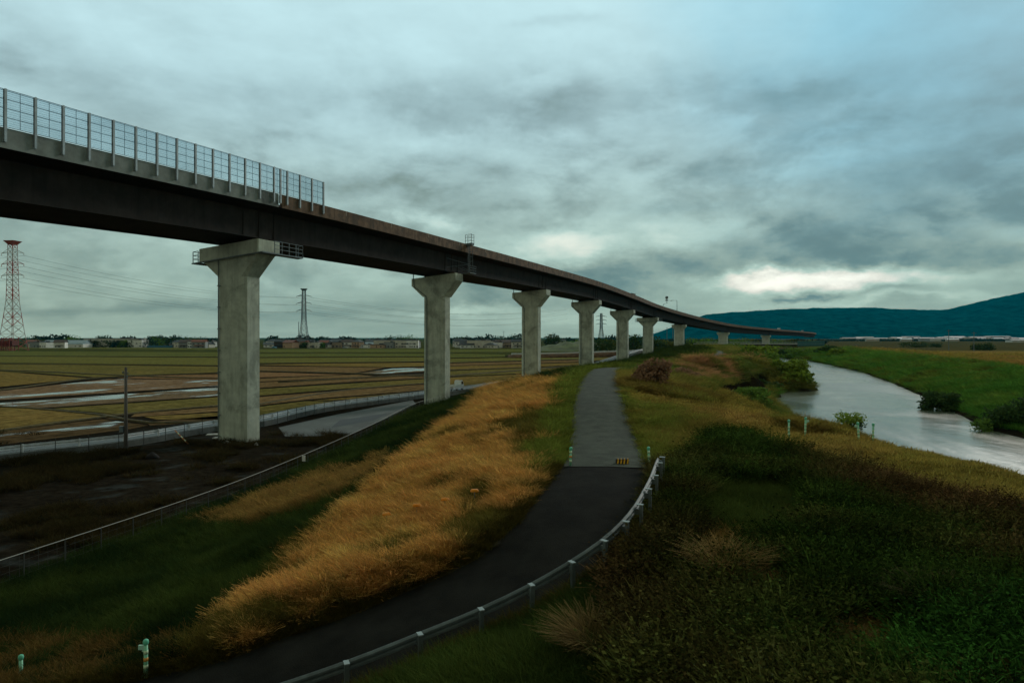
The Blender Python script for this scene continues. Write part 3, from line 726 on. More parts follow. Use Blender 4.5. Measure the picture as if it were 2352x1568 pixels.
# ------------------------------------------------------------------ things on the deck
def lamp_post(k, h, label):
    r = empty('street_lamp', dk(k, -hw+.15, -.02)); b = r.location
    mb = MB(); mb.tube([(0, 0, 0), (0, 0, h)], [.14, .09], 8); mb.build('pole', galv_d, r)
    X, Y, zt, tl, tx, ty = (q[0] for q in station(k))
    mb = MB(); mb.bar((0, 0, h), (-ty*3.2+0, tx*3.2*.2, h+.1), .12); mb.build('arm', galv_d, r)
    mb = MB(); mb.box((-ty*3.2, tx*3.2*.2, h), (1.1, .45, .22)); mb.build('lamp_head', galv_d, r)
    mb = MB(); mb.box((.2, -.1, 1.7), (.7, .3, 1.0)); mb.build('control_box', galv_d, r)
    tag(r, label, 'street lamp')
lamp_post(4.55, 7.2, 'slim grey street lamp with a bent arm rising above the far deck')
# warning signs stacked on one post
k = 3.84
r = empty('sign_post', dk(k, hw-.1, 0)); tag(r, 'round sign over a small plate on a bracket above the sixth pier', 'sign post')
mb = MB(); mb.bar((0, 0, -.6), (.2, 0, .9), .1); mb.bar((.2, 0, .7), (1.9, 0, 1.5), .1); mb.bar((1.5, 0, 1.3), (1.5, 0, 4.0), .1); mb.build('bracket', galv_d, r)
mb = MB(); mb.tube([(1.5, -.06, 3.4), (1.5, -.12, 3.4)], .62, 16); mb.build('round_sign', galv_d, r)
mb = MB(); mb.box((1.5, -.09, 2.35), (1.1, .06, .5)); mb.build('sign_plate', galv_d, r)

# ------------------------------------------------------------------ vehicles
white = mat('white_paint', (.68, .72, .68), .35, 0, .05, 2, spec=.5); dglass = mat('car_glass', (.02, .028, .03), .1, spec=.6); tyre = mat('tyre_rubber', (.02, .02, .02), .9)
rim_m = mat('steel_rim', (.35, .37, .37), .4, .6); blue_p = mat('blue_paint', (.10, .30, .42), .35, spec=.5); grey_p = mat('silver_paint', (.42, .45, .46), .35, .2); dark_p = mat('dark_green_tarp', (.045, .06, .05), .8); red_l = mat('lamp_red', (.35, .02, .02), .3); clear_l = mat('lamp_clear', (.75, .75, .7), .2)
def side_loft(mb, prof, w, inset=.06, mi=0): # prof: (x,z) outline; body w wide with softened shoulders
    cxm = sum(p[0] for p in prof)/len(prof); czm = sum(p[1] for p in prof)/len(prof)
    sh = [(cxm+(x-cxm)*.965, czm+(z-czm)*.94) for x, z in prof]
    mb.loft([[(x, -w/2, z) for x, z in sh], [(x, -w/2+inset, z) for x, z in prof], [(x, w/2-inset, z) for x, z in prof], [(x, w/2, z) for x, z in sh]][::-1], mi)
def wheels(r, xs, w, rad):
    for x in xs:
        for s in (-1, 1):
            mb = MB(); mb.tube([(x, s*(w/2-.17), rad), (x, s*(w/2-.02), rad)], rad, 14); wh = mb.build('wheel', tyre, r)
            mb = MB(); mb.tube([(x, s*(w/2-.03), rad), (x, s*(w/2+.0), rad)], rad*.6, 12); mb.build('rim', rim_m, wh)
def pickup(loc, rz, label):
    r = tag(empty('pickup_truck', loc, rz), label, 'truck')
    mb = MB(); side_loft(mb, [(.55, .38), (1.66, .38), (1.70, .75), (1.62, 1.02), (1.22, 1.74), (1.12, 1.80), (.62, 1.80), (.55, 1.72)], 1.45); mb.build('cab', white, r)
    mb = MB(); mb.hexa([(1.675, -.6, 1.0), (1.675, .6, 1.0), (1.655, .6, 1.0), (1.655, -.6, 1.0), (1.285, -.56, 1.70), (1.285, .56, 1.70), (1.24, .56, 1.70), (1.24, -.56, 1.70)]); mb.build('windscreen', dglass, r)
    for s in (-1, 1):
        mb = MB(); y0, y1 = s*.725, s*.738
        mb.loft([[(.72, y, 1.08), (1.45, y, 1.08), (1.18, y, 1.64), (.72, y, 1.64)] for y in ((y0, y1) if s > 0 else (y1, y0))][::-1]); mb.build('side_window', dglass, r)
        mb = MB(); mb.box((1.70, s*.52, .72), (.06, .26, .16)); mb.build('headlight', clear_l, r)
    mb = MB(); mb.box((-.60, 0, .68), (2.2, 1.42, .12)); 
    for y in (-.7, .7): mb.box((-.60, y, .90), (2.2, .05, .32))
    mb.box((-1.68, 0, .90), (.05, 1.42, .32)); mb.box((.48, 0, 1.1), (.05, 1.42, .8)); mb.build('cargo_bed', white, r)
    wheels(r, (1.15, -.85), 1.4, .28)
    return r
def sedan(loc, rz, label, paint, name='car', group=None, L=4.2, H=1.5, W=1.7):
    r = tag(empty(name, loc, rz), label, 'car', group); k = L/4.2; h = H/1.5
    P_ = [(-2.08, .3), (2.08, .3), (2.1, .62), (1.95, .82), (1.05, .95), (.45, 1.45), (-1.15, 1.5), (-1.85, 1.0), (-2.1, .9)]
    mb = MB(); side_loft(mb, [(x*k, z*h) for x, z in P_], W, .14); mb.build('body', paint, r)
    for s in (-1, 1):
        mb = MB(); q = [(x*k, z*h) for x, z in ((-1.55, 1.0), (.85, .98), (.4, 1.36), (-1.05, 1.40))]
        mb.loft([[(x, y, z) for x, z in q] for y in ((s*(W/2-.09), s*(W/2+.006)) if s > 0 else (s*(W/2+.006), s*(W/2-.09)))][::-1]); mb.build('side_window', dglass, r)
    wheels(r, (1.3*k, -1.3*k), W, .32)
    return r
def van(loc, rz, label, paint, L=4.8, H=2.1, W=1.8, group=None, name='van'):
    r = tag(empty(name, loc, rz), label, 'van', group)
    mb = MB(); side_loft(mb, [(-L/2, .3), (L/2, .3), (L/2, .9), (L/2-.7, 1.2), (L/2-1.3, H-.05), (-L/2+.1, H), (-L/2, H-.2)], W, .1); mb.build('body', paint, r)
    for s in (-1, 1):
        mb = MB(); mb.hexa([(x, y, z) for z in (1.15, H-.3) for x, y in ((-L/2+.4, s*(W/2-.05)), (L/2-1.35, s*(W/2-.05)), (L/2-1.35, s*(W/2+.006)), (-L/2+.4, s*(W/2+.006)))]); mb.build('side_window', dglass, r)
    wheels(r, (L/2-.9, -L/2+.9), W, .33)
    return r
def boxtruck(loc, rz, label, paint):
    r = tag(empty('lorry', loc, rz), label, 'lorry')
    mb = MB(); mb.box((-.9, 0, 2.1), (5.2, 2.2, 2.3)); mb.build('cargo_box', paint, r)
    mb = MB(); side_loft(mb, [(1.8, .5), (3.4, .5), (3.45, 1.3), (3.2, 2.5), (1.8, 2.6)], 2.1, .1); cb = mb.build('cab', white, r)
    mb = MB(); mb.box((2.6, 0, 1.95), (.9, 2.13, .6)); mb.build('side_window', dglass, cb)
    mb = MB(); mb.box((0, 0, .7), (6.4, .9, .25)); mb.build('chassis', tyre, r)
    wheels(r, (2.5, -2.2), 2.1, .45)
    return r
def on_deck(k, s):
    X, Y, zt, tl, tx, ty = (q[0] for q in station(k)); return dk(k, s, -1.03), math.atan2(ty, tx)
for k, s, f, a in ((3.42, -.6, boxtruck, ('dark green lorry on the viaduct, its roof just above the parapet', dark_p)), (7.55, 1.5, van, ('white van on the far deck, the first of two vehicles there', white)), (9.3, 1.4, van, ('pale van near the far end of the deck before the mountains', grey_p))):
    p, an = on_deck(k, s)
    if f is van: van(p, an, a[0], a[1])
    else: f(p, an, *a)
# ------------------------------------------------------------------ guardrails, fences, posts
def gh(x, y, b=True): return float(height(np.array([x]), np.array([y]), b)[0])
def wbeam(mb, line, hgt=.35, dep=.08, mi=0):
    line = [np.asarray(p, float) for p in line]; rings = []
    for i, p in enumerate(line):
        d = line[min(i+1, len(line)-1)]-line[max(i-1, 0)]; d = d/np.linalg.norm(d[:2]); n = np.array([d[1], -d[0]])
        prof = [(0, 0), (-dep, -.05), (-dep, -.12), (0, -.175), (-dep, -.23), (-dep, -.30), (0, -.35), (.02, -.35), (-dep+.025, -.30), (-dep+.025, -.23), (.025, -.175), (-dep+.025, -.12), (-dep+.025, -.05), (.02, 0)]
        rings.append([(p[0]+n[0]*a, p[1]+n[1]*a, p[2]+z*hgt/.35) for a, z in prof])
    mb.loft(rings, mi)
rail_m = mat('guardrail_steel', (.085, .11, .107), .65, .1, .22, 3., spec=.4, dirt=((.04, .05, .045), .8, .5, .6))
post_m = mat('guardrail_post', (.10, .125, .12), .55, .3, .2, 3.); cap_m = mat('guardrail_post_cap', (.26, .31, .30), .45, .2)
gr = empty('guardrail', rail_top[6]-np.array([0, 0, .8])); gloc = gr.location.copy()
tag(gr, 'curving grey steel guardrail on square-capped posts along the dark ramp', 'guardrail')
def put_in(root, mb, name, m):
    o = mb.build(name, m, root); o.matrix_parent_inverse = Matrix.Translation(-root.location); return o
rl_s = spline(rail_top, .5)
mb = MB(); wbeam(mb, rl_s, .24, .06); put_in(gr, mb, 'rail', rail_m)
mb = MB(); wbeam(mb, [p+np.array([.14, -.14, -.0]) for p in rl_s[4:]], .30, .05)
for p in rail_top:
    i = int(np.argmin(np.hypot(rl_s[:, 0]-p[0], rl_s[:, 1]-p[1]))); d = rl_s[min(i+1, len(rl_s)-1)]-rl_s[max(i-1, 0)]; a = math.atan2(d[1], d[0])
    n = np.array([math.sin(a), -math.cos(a)])
    s = -1 if n[0]*1+n[1]*-1 < 0 else 1
    q = p[:2]+n*s*.2
    mb = MB(); g = gh(q[0], q[1], False)
    mb.box((q[0], q[1], (p[2]+.02+g-.3)/2), (.10, .09, p[2]+.02-g+.3), a)
    mb.box((q[0]-n[0]*s*.04, q[1]-n[1]*s*.04, p[2]+.035), (.12, .20, .025), a, 1)
    mb.box((q[0]-n[0]*s*.11, q[1]-n[1]*s*.11, p[2]-.17), (.08, .11, .16), a)
    put_in(gr, mb, 'post', (post_m, cap_m))

# side road along the paddies with its low wall and guardrail
z0 = CAM
road_w = [P(-400, 1130, z0), P(0, 1061, z0), P(285, 1028, z0), P(493, 991, z0), P(608, 979, z0), P(752, 945, z0), P(968, 915, z0), np.array([-9.2, 131, 0]), np.array([1., 155, 0.]), np.array([17., 196, 0]), np.array([26, 222, .3]), np.array([36, 248, 1.6]), np.array([49, 280, 3.4]), np.array([63, 318, 4.6])]
rw = spline(road_w, 3.)
def side(line, d, dz=0.):
    tg = np.gradient(line[:, :2], axis=0); tg /= np.linalg.norm(tg, axis=1)[:, None]
    return np.column_stack([line[:, 0]-tg[:, 1]*d, line[:, 1]+tg[:, 0]*d, line[:, 2]+dz])
wall_m = mat('roadside_wall_concrete', (.14, .155, .145), .85, 0, .2, 1., .2, streak=.3)
mb = MB(); a0, a1 = side(rw, 0), side(rw, .3)
mb.loft([[tuple(p+np.array([0, 0, -.5])), tuple(q+np.array([0, 0, -.5])), tuple(q+np.array([0, 0, .62])), tuple(p+np.array([0, 0, .6]))] for p, q in zip(a0, a1)])
tag(mb.build('roadside_wall', wall_m), 'low grey concrete wall carrying the side road along the paddies', 'wall')
mb = MB(); a0, a1 = side(rw, .31), side(rw, 4.4)
mb.loft([[tuple(p+np.array([0, 0, -.3])), tuple(q+np.array([0, 0, -.3])), tuple(q+np.array([0, 0, .48])), tuple(p+np.array([0, 0, .5]))] for p, q in zip(a0, a1)])
tag(mb.build('side_road', mat('side_road_asphalt', (.10, .105, .10), .6, 0, .2, .6)), kind='structure')
gr2 = empty('guardrail', rw[20]); tag(gr2, 'long pale guardrail on the low wall beside the paddies and behind the piers', 'guardrail')
rail_w = mat('guardrail_pale', (.66, .72, .74), .5, .0, .15, 2., spec=.5)
rt = side(rw, .15, 1.30)
mb = MB(); wbeam(mb, rt, .36, .07); put_in(gr2, mb, 'rail', rail_w)
rp = dense(list(rt), .5); acc = np.concatenate([[0], np.cumsum(np.linalg.norm(np.diff(rp[:, :2], axis=0), axis=1))])
for s in np.arange(2, acc[-1], 4.0)[:98]:
    p = rp[np.searchsorted(acc, s)-1]; mb = MB(); mb.tube([(p[0]+.06, p[1], p[2]-.75), (p[0]+.06, p[1], p[2]+.02)], .07, 6); put_in(gr2, mb, 'post', rail_w)
# thin post and wire fence at the foot of the wall
tf = empty('wire_fence', rw[12]); tag(tf, 'thin dark post and wire fence at the foot of the roadside wall', 'fence')
fl = side(rw, -.5); fl = fl[fl[:, 1] < 128]
acc = np.concatenate([[0], np.cumsum(np.linalg.norm(np.diff(fl[:, :2], axis=0), axis=1))])
dfm = mat('fence_wire_dark', (.045, .055, .05), .7, .1)
for s in np.arange(0, acc[-1], 2.6)[:60]:
    p = [np.interp(s, acc, fl[:, k]) for k in range(3)]; mb = MB(); mb.tube([(p[0], p[1], p[2]-.2), (p[0], p[1], p[2]+1.62)], .035, 5); put_in(tf, mb, 'post', dfm)
mb = MB()
for h in (.3, .75, 1.2, 1.55): mb.tube([(p[0], p[1], p[2]+h) for p in fl], .012, 4)
put_in(tf, mb, 'wire', dfm)

# chain link fence at the foot of the embankment
toe_f = spline([np.array([-31, 8, 0])]+[np.array(p, float) for p in ((-24.5, 18, 0), (-21.4, 28.5, 0), (-17.7, 45, 0), (-15.2, 70, 0), (-13.4, 99, 0), (-8, 115, 0))], 1.)
cf = empty('chain_link_fence', toe_f[30]); tag(cf, 'chain link fence with a pale top rail along the foot of the grass bank', 'fence')
top_m = mat('fence_top_rail', (.34, .35, .31), .7, 0)
mb = MB(); mb.tube([(p[0], p[1], 1.3) for p in toe_f], .019, 6); put_in(cf, mb, 'top_rail', top_m)
acc = np.concatenate([[0], np.cumsum(np.linalg.norm(np.diff(toe_f[:, :2], axis=0), axis=1))])
for s in np.arange(0, acc[-1], 2.0):
    p = [np.interp(s, acc, toe_f[:, k]) for k in range(2)]; mb = MB(); mb.tube([(p[0], p[1], -.2), (p[0], p[1], 1.31)], .026, 5); put_in(cf, mb, 'post', dfm)
mb = MB(); zs = np.arange(.06, 1.3, .31)
for zz in zs: mb.tube([(p[0], p[1], zz) for p in toe_f[::3]], .0045, 3)
for a, b in zip(toe_f[:-1], toe_f[1:]):
    for f in np.arange(0, 1, .5):
        q = a+(b-a)*f; mb.bar((q[0], q[1], .02), (q[0], q[1], 1.28), .006)
put_in(cf, mb, 'wire_mesh', dfm)
i = int(np.argmin(abs(HX+F*toe_f[:, 0]/toe_f[:, 1]-697))); p = toe_f[i]
mb = MB(); mb.box((p[0]+.05, p[1]-.03, 1.03), (.26, .02, .46)); tag(mb.build('notice_board', mat('board_white', (.72, .74, .70), .5)), 'small blank white notice board hung on the chain link fence', 'sign')

# green flexible marker posts
g_post = mat('marker_green', (.24, .60, .38), .5, 0, .12, 6., world=False); g_cap = mat('marker_cap', (.12, .50, .32), .45); g_band = mat('marker_band', (.55, .72, .46), .4); o_band = mat('marker_band_orange', (.62, .28, .05), .4); g_flag = mat('marker_flag', (.36, .62, .48), .5)
def marker(x, y, label, flag=0, bands=True, h=.82, lean=(0., 0.), z=None):
    zz = gh(x, y) if z is None else z
    r = tag(empty('marker_post', (x, y, zz-.02)), label, 'marker post', 'green marker posts')
    r.rotation_euler = (lean[0], lean[1], 0)
    mb = MB(); mb.lathe([(.13, 0), (.13, .02), (.10, .05), (.06, .07)], n=14); mb.build('base', g_post, r, True)
    mb = MB(); mb.lathe([(.052, .06), (.046, h-.13)], n=12); mb.build('post', g_post, r, True)
    mb = MB(); mb.lathe([(.05, h-.14), (.062, h-.12), (.07, h-.07), (.06, h-.02), (.03, h)], n=12); mb.build('cap', g_cap, r, True)
    if bands:
        for k, zb in enumerate((.22, .40, .58)): 
            mb = MB(); mb.lathe([(.0555, zb), (.0545, zb+.09)], n=12); mb.build('reflective_band', g_band if (k != 1 or not bands == 'orange') else o_band, r, True)
    if flag:
        mb = MB(); mb.box((flag*.09, -.01, h-.20), (.17, .05, .11)); mb.box((flag*.04, -.01, h-.27), (.08, .04, .08)); mb.build('reflector', g_flag, r)
for px, py, h, lb, fl_, bd, ln in ((1310, 1067, 5.33, 'slender green marker post with pale bands at the left edge of the path', 0, 'orange', (0, .03)), (1492, 1062, 5.25, 'green marker post at the right edge of the path, beside the guardrail end', 0, True, (0, -.06)),
    (1812, 1010, 5.3, 'plain round-capped green marker post at the left end of the four on the riverside grass', 0, True, (0, 0)), (1849, 1006, 5.3, 'green marker post with a reflector arm to the right, on the riverside grass', 1, True, (0, .04)),
    (1973, 1010, 5.3, 'green marker post with a reflector arm to the left, in front of the river', -1, True, (0, -.06)), (2005, 1012, 5.3, 'pale green marker post right of the others, its top against the river', 0, True, (0, .02))):
    p = P(px, py, h); marker(p[0], p[1], lb, fl_, bd, .85 if px < 1600 else 1.02, lean=ln)
p = at(335, 1500, 17.2); marker(p[0], p[1], 'bright green marker post half sunk in grass beside the near end of the ramp', -1, 'orange', .95)
p = at(48, 1480, 18.6); marker(p[0], p[1], 'dim green marker post in the dark grass of the lower bank', 0, False, .9)

# orange markers in a row in the dry grass
or_m = mat('orange_plastic', (.75, .27, .015), .45)
for px, lb in ((888, 'orange topped peg in the dry grass, leftmost of the row of four'), (957, 'orange topped peg in the dry grass, second from the left in its row'), (1022, 'orange topped peg half hidden by dry grass, third from the left in its row'), (1090, 'orange topped peg in the dry grass, nearest the ramp in its row')):
    p = P(px, 1178, 6.6); g = gh(p[0], p[1]); r = tag(empty('orange_peg', (p[0], p[1], g), .1), lb, 'marker peg', 'orange pegs in the dry grass')
    mb = MB(); mb.tube([(0, 0, -.2), (0, 0, .46)], .022, 6); mb.build('stake', galv_d, r)
    mb = MB(); mb.loft([oct_ring(.30, .12, .03, .46), oct_ring(.32, .14, .03, .50), oct_ring(.24, .09, .03, .56)]); mb.build('head', or_m, r)

# striped low stop on the path
p = P(1429, 1064, 5.33); g = float(path_fine[np.argmin(np.hypot(path_fine[:, 0]-p[0], path_fine[:, 1]-p[1])), 2])
yel = mat('hazard_yellow', (.66, .36, .015), .5); blk = mat('hazard_black', (.015, .013, .012), .6)
r = tag(empty('hazard_block', (p[0], p[1], g-.01), .02), 'low black and yellow striped block lying on the path before the ramp', 'hazard block')
mb = MB(); mb.loft([[(x, -.10, 0), (x, .10, 0), (x, .05, .22), (x, -.05, .22)] for x in (-.27, .27)]); mb.build('body', blk, r)
mb = MB()
for k in range(4):
    x = -.24+k*.135
    if k == 3: x += .01
    w_ = .062
    mb.face([(x, -.1045, .01), (x+w_, -.1045, .01), (x+w_+.035, -.0585, .2), (x+.035, -.0585, .2)]); mb.face([(x+.035, -.047, .2225), (x+w_+.035, -.047, .2225), (x+w_+.035, .047, .2225), (x+.035, .047, .2225)])
mb.build('yellow_stripes', yel, r)

# concrete utility pole in the yard
p = P(289, 1031, z0); up = tag(empty('utility_pole', (p[0], p[1], 0)), 'lone bare concrete utility pole in front of the side road guardrail', 'utility pole')
hp = (1031-843)/F*p[1]
mb = MB(); mb.tube([(0, 0, -.4), (0, 0, hp)], [.19, .115], 10); mb.build('pole', mat('pole_concrete', (.135, .13, .115), .85, 0, .2, 2.), up, True)
mb = MB(); mb.bar((-.32, -.05, hp-.55), (.32, -.05, hp-.55), .08); mb.box((-.2, -.1, hp-.45), (.08, .08, .16)); mb.box((.18, -.1, hp-.9), (.1, .1, .2)); mb.build('crossarm', galv_d, up)
mb = MB(); mb.box((-.28, -.18, 1.9), (.34, .28, .5)); mb.box((-.28, -.18, 2.17), (.4, .34, .04)); mb.build('switch_box', galv_d, up)
# things lying in the yard
orm = mat('orange_pipe_paint', (.48, .19, .05), .5)
a = P(433, 1019, z0); b_ = at(402, 988, a[1]+1.0)
r = tag(empty('orange_bar', (a[0], a[1], 0)), 'orange striped bar leaning against the thin fence near the pier', 'bar')
mb = MB(); mb.tube([(0, 0, -.05), tuple(b_-np.array([a[0], a[1], 0]))], .05, 8); mb.build('bar', orm, r)
mb = MB(); d_ = Vector(b_-np.array([a[0], a[1], 0]))
for f in (.2, .45, .7): mb.tube([d_*f, d_*(f+.1)], .053, 8)
mb.build('band', g_band, r)
def lump(name, c, s, m, label, cat, seed, n=2):
    r_ = np.random.default_rng(seed); mb = MB(); rings = []
    for k in range(6):
        z = k/5; rad = math.sin(math.pi*min(.92, .30+.66*z))*(1-.25*z) if k < 5 else .18
        rings.append([(math.cos(t)*rad*s[0]*(1+r_.uniform(-.18, .18)), math.sin(t)*rad*s[1]*(1+r_.uniform(-.18, .18)), z*s[2]) for t in np.linspace(0, 2*math.pi, 11)[:-1]])
    mb.loft(rings); o = mb.build(name, m, None, True, (c[0], c[1], c[2]-.03)); tag(o, label, cat); return o
bagm = mat('sack_white', (.62, .63, .58), .8, 0, .15, 8., world=False); dk_m = mat('dark_rubble', (.014, .013, .012), .9)
p = P(521, 1018, z0); lump('sandbag', p, (.42, .3, .32), bagm, 'white sack lying by the foot of the nearest pier', 'sack', 3)
p = P(588, 1022, z0); lump('sandbag', p, (.22, .2, .3), bagm, 'small pale bundle on the dirt right of the white sack', 'sack', 4)
p = P(350, 1052, z0); lump('dark_boulder', p, (.6, .5, .55), dk_m, 'black lump of rubble on the dark yard floor', 'rubble', 5)
flat_m = mat('slab_pale', (.40, .41, .37), .7, 0, .2, 2.)
for px, py, w_, d_, rz_, lb in ((494, 998, 1.7, 1.1, .25, 'pale concrete slab beside the left corner of the nearest pier'), (505, 1006, 1.3, .8, .1, 'second pale slab lying in front of the first by the pier'), (397, 1200, 1.5, .5, .5, 'loose pale sheet lying at the edge of the grass bank')):
    p = P(px, py, z0 if py < 1100 else 10.0); g = gh(p[0], p[1]); mb = MB(); mb.box((0, 0, .04), (w_, d_, .08), rz_); mb.box((.05, .02, .09), (w_*.92, d_*.9, .02), rz_); tag(mb.build('concrete_slab', flat_m, None, False, (p[0], p[1], g)), lb, 'slab')
for q, (px, py, lb) in enumerate(((594, 1124, 'white plastic scrap on the bank, nearest of the scraps'), (626, 1108, 'white plastic scrap on the bank, middle one'), (644, 1096, 'white plastic scrap on the bank by the fence, farthest one'), (727, 1054, 'tiny white scrap on the bank right of the notice board'))):
    p = P(px, py, 9.6 if py > 1060 else 9.9); p[2] = gh(p[0], p[1]); lump('plastic_scrap', (p[0], p[1], p[2]+.03), (.24, .14, .22), bagm, lb, 'litter scrap', 40+q)

# concrete apron under the viaduct
ap_m = mat('wet_concrete_apron', (.085, .095, .085), .85, 0, .25, .25, dirt=((.07, .07, .065), .10, .50, .8))
mb = MB(); mb.face([(q[0], q[1], .05) for q in (P(655, 1003, z0), P(800, 1001, z0), P(882, 964, z0), P(955, 928, z0), P(948, 919, z0), P(770, 953, z0), P(640, 982, z0))]); tag(mb.build('concrete_apron', ap_m), kind='structure')
mb = MB(); mb.face([(q[0], q[1], .07) for q in (P(760, 983, z0), P(858, 966, z0), P(900, 948, z0), P(780, 966, z0))]); tag(mb.build('damp_patch', mat('wet_dark_concrete', (.032, .034, .032), .7)), kind='structure')

# ------------------------------------------------------------------ paddies
def field_mat(name, c, c2, wet=0., rot=0.5, row=1.6):
    m = bpy.data.materials.new(name); m.use_nodes = True; t = NT(m.node_tree); b = t.n['Principled BSDF']
    pos = t.node('ShaderNodeNewGeometry').outputs['Position']; pr_ = t.vmap(pos, (1, 1, 1), rot=(0, 0, rot))
    n = t.noise(t.vmap(pr_, (1., .10, 1)), .5, 7, .72); f = t.sstep(n, .35, .65); n2 = t.sstep(t.noise(pos, .06, 6, .65), .35, .65)
    c_ = t.mix(t.m('MULTIPLY_ADD', n2, .55, t.mul(f, .45)), c, c2)
    g = t.mul(t.sstep(t.noise(pos, .7, 8, .75), .33, .67, .55, 1.45), t.sstep(t.noise(t.vmap(pr_, (1., .04, 1)), 1.3, 3, .6), .3, .7, .72, 1.28)); c_ = t.mix(1., c_, t.xyz(g, g, g), 'MULTIPLY')
    b.inputs['Roughness'].default_value = .9; b.inputs['Specular IOR Level'].default_value = 0.
    if wet:
        wv = t.sstep(t.noise(t.vmap(pr_, (1., .05, 1)), 1.1, 5, .6), .5-wet*.22, .56-wet*.2, 0, 1)
        pn = t.sstep(t.noise(t.vmap(pr_, (1, .35, 1)), .10, 5, .65), .62-wet*.3, .68-wet*.3)
        ww = t.mul(wv, pn)
        t.l.new(t.mix(ww, c_, (.09, .10, .095)), b.inputs['Base Color']); t.l.new(t.sstep(ww, 0, 1, .9, .05), b.inputs['Roughness']); t.l.new(t.sstep(ww, 0, 1, 0., .5), b.inputs['Specular IOR Level'])
    else: t.l.new(c_, b.inputs['Base Color'])
    return m
fm = {'olive': field_mat('stubble_olive', (0.097, 0.093, 0.028), (0.169, 0.133, 0.044)), 'green': field_mat('stubble_green', (0.084, 0.103, 0.030), (0.131, 0.130, 0.041)), 'gold': field_mat('stubble_gold', (0.199, 0.135, 0.044), (0.145, 0.113, 0.036)),
      'brown': field_mat('soil_brown', (0.136, 0.087, 0.041), (0.184, 0.126, 0.057)), 'red': field_mat('soil_reddish', (0.213, 0.117, 0.059), (0.176, 0.114, 0.054)), 'mud': field_mat('soil_mud', (0.064, 0.045, 0.023), (0.112, 0.075, 0.038), .2),
      'wet': field_mat('flooded_soil', (0.121, 0.090, 0.051), (0.178, 0.129, 0.079), .45), 'damp': field_mat('damp_soil', (0.160, 0.104, 0.057), (0.210, 0.146, 0.089), .26), 'yg': field_mat('stubble_yellow_green', (0.146, 0.136, 0.040), (0.117, 0.116, 0.035))}
FIELDS = [('mud', [(-300, 1080), (0, 1022), (300, 985), (340, 976), (232, 962), (0, 991), (-300, 1025)]), ('mud', [(345, 977), (485, 963), (480, 950), (345, 968), (240, 961), (260, 958), (330, 965)]),
 ('gold', [(-300, 1018), (0, 988), (268, 952), (0, 932), (-300, 938)]), ('olive', [(285, 952), (488, 926), (488, 908), (120, 938)]), ('brown', [(300, 957), (486, 941), (488, 930), (310, 950)]), ('gold', [(360, 963), (488, 962), (486, 945), (330, 956)]),
 ('wet', [(-300, 935), (100, 936), (490, 905), (490, 886), (0, 925), (-300, 932)]), ('damp', [(-300, 925), (0, 918), (488, 882), (490, 873), (250, 870), (0, 898), (-300, 915)]), ('red', [(268, 868), (490, 872), (490, 858), (330, 863)]),
 ('gold', [(-300, 892), (0, 888), (200, 868), (0, 853), (-300, 852)]), ('olive', [(215, 866), (320, 861), (490, 853), (490, 842), (0, 836), (0, 850)]), ('yg', [(-300, 835), (0, 832), (490, 839), (490, 822), (0, 818), (-300, 818)]),
 ('green', [(-300, 815), (490, 819), (490, 809), (0, 806), (-300, 805)]), ('green', [(-300, 800), (480, 803), (480, 798.5), (-300, 796)]),
 ('olive', [(612, 975), (700, 955), (860, 921), (700, 921), (612, 939)]), ('brown', [(612, 936), (705, 917), (965, 893), (965, 880), (780, 897), (612, 915)]), ('gold', [(720, 919), (880, 917), (968, 903), (968, 895)]), ('olive', [(612, 912), (780, 893), (965, 877), (965, 868), (612, 896)]),
 ('brown', [(612, 893), (800, 877), (965, 866), (965, 860), (612, 880)]), ('red', [(612, 868), (800, 860), (612, 853)]), ('brown', [(612, 878), (860, 864), (820, 860), (612, 871)]), ('wet', [(815, 858), (880, 858), (967, 851), (967, 843), (900, 846)]), ('brown', [(612, 851), (810, 857), (885, 844), (612, 840)]),
 ('gold', [(890, 843), (966, 840), (966, 832), (612, 837)]), ('yg', [(612, 834), (966, 829), (966, 820), (612, 822)]), ('green', [(612, 820), (966, 818), (966, 811), (612, 812)]), ('green', [(612, 809), (966, 809), (966, 801), (612, 802)]),
 ('gold', [(1043, 890), (1197, 872), (1197, 858), (1043, 868)]), ('olive', [(1043, 866), (1197, 856), (1325, 846), (1325, 839), (1043, 853)]), ('gold', [(1043, 851), (1325, 837), (1325, 832), (1043, 842)]), ('brown', [(1043, 841), (1325, 830), (1325, 826), (1043, 835)]),
 ('yg', [(1043, 833), (1325, 824), (1325, 818), (1043, 824)]), ('green', [(1043, 822), (1160, 819), (1160, 811), (1043, 813)]), ('green', [(1043, 811), (1197, 809), (1197, 801), (1043, 803)]), ('olive', [(1372, 830), (1408, 824), (1408, 814), (1372, 817)]), ('brown', [(1255, 868), (1325, 849), (1325, 847.5), (1255, 855)])]
for k_, pl in FIELDS:
    px_ = {480: 552, 485: 552, 486: 552, 488: 552, 490: 552, 612: 550, 960: 1008, 965: 1008, 966: 1008, 967: 1008, 968: 1008, 1043: 1004, 1197: 1226, 1255: 1224, 1325: 1350, 1372: 1348}
    pts = [P(px_.get(x, x), y, z0-.03) for x, y in pl]; mb = MB()
    q = np.array(pts); zc = [(p[0], p[1], .03) for p in pts]
    mb.face(zc if True else zc)
    tag(mb.build('paddy_field', fm[k_]), kind='structure')
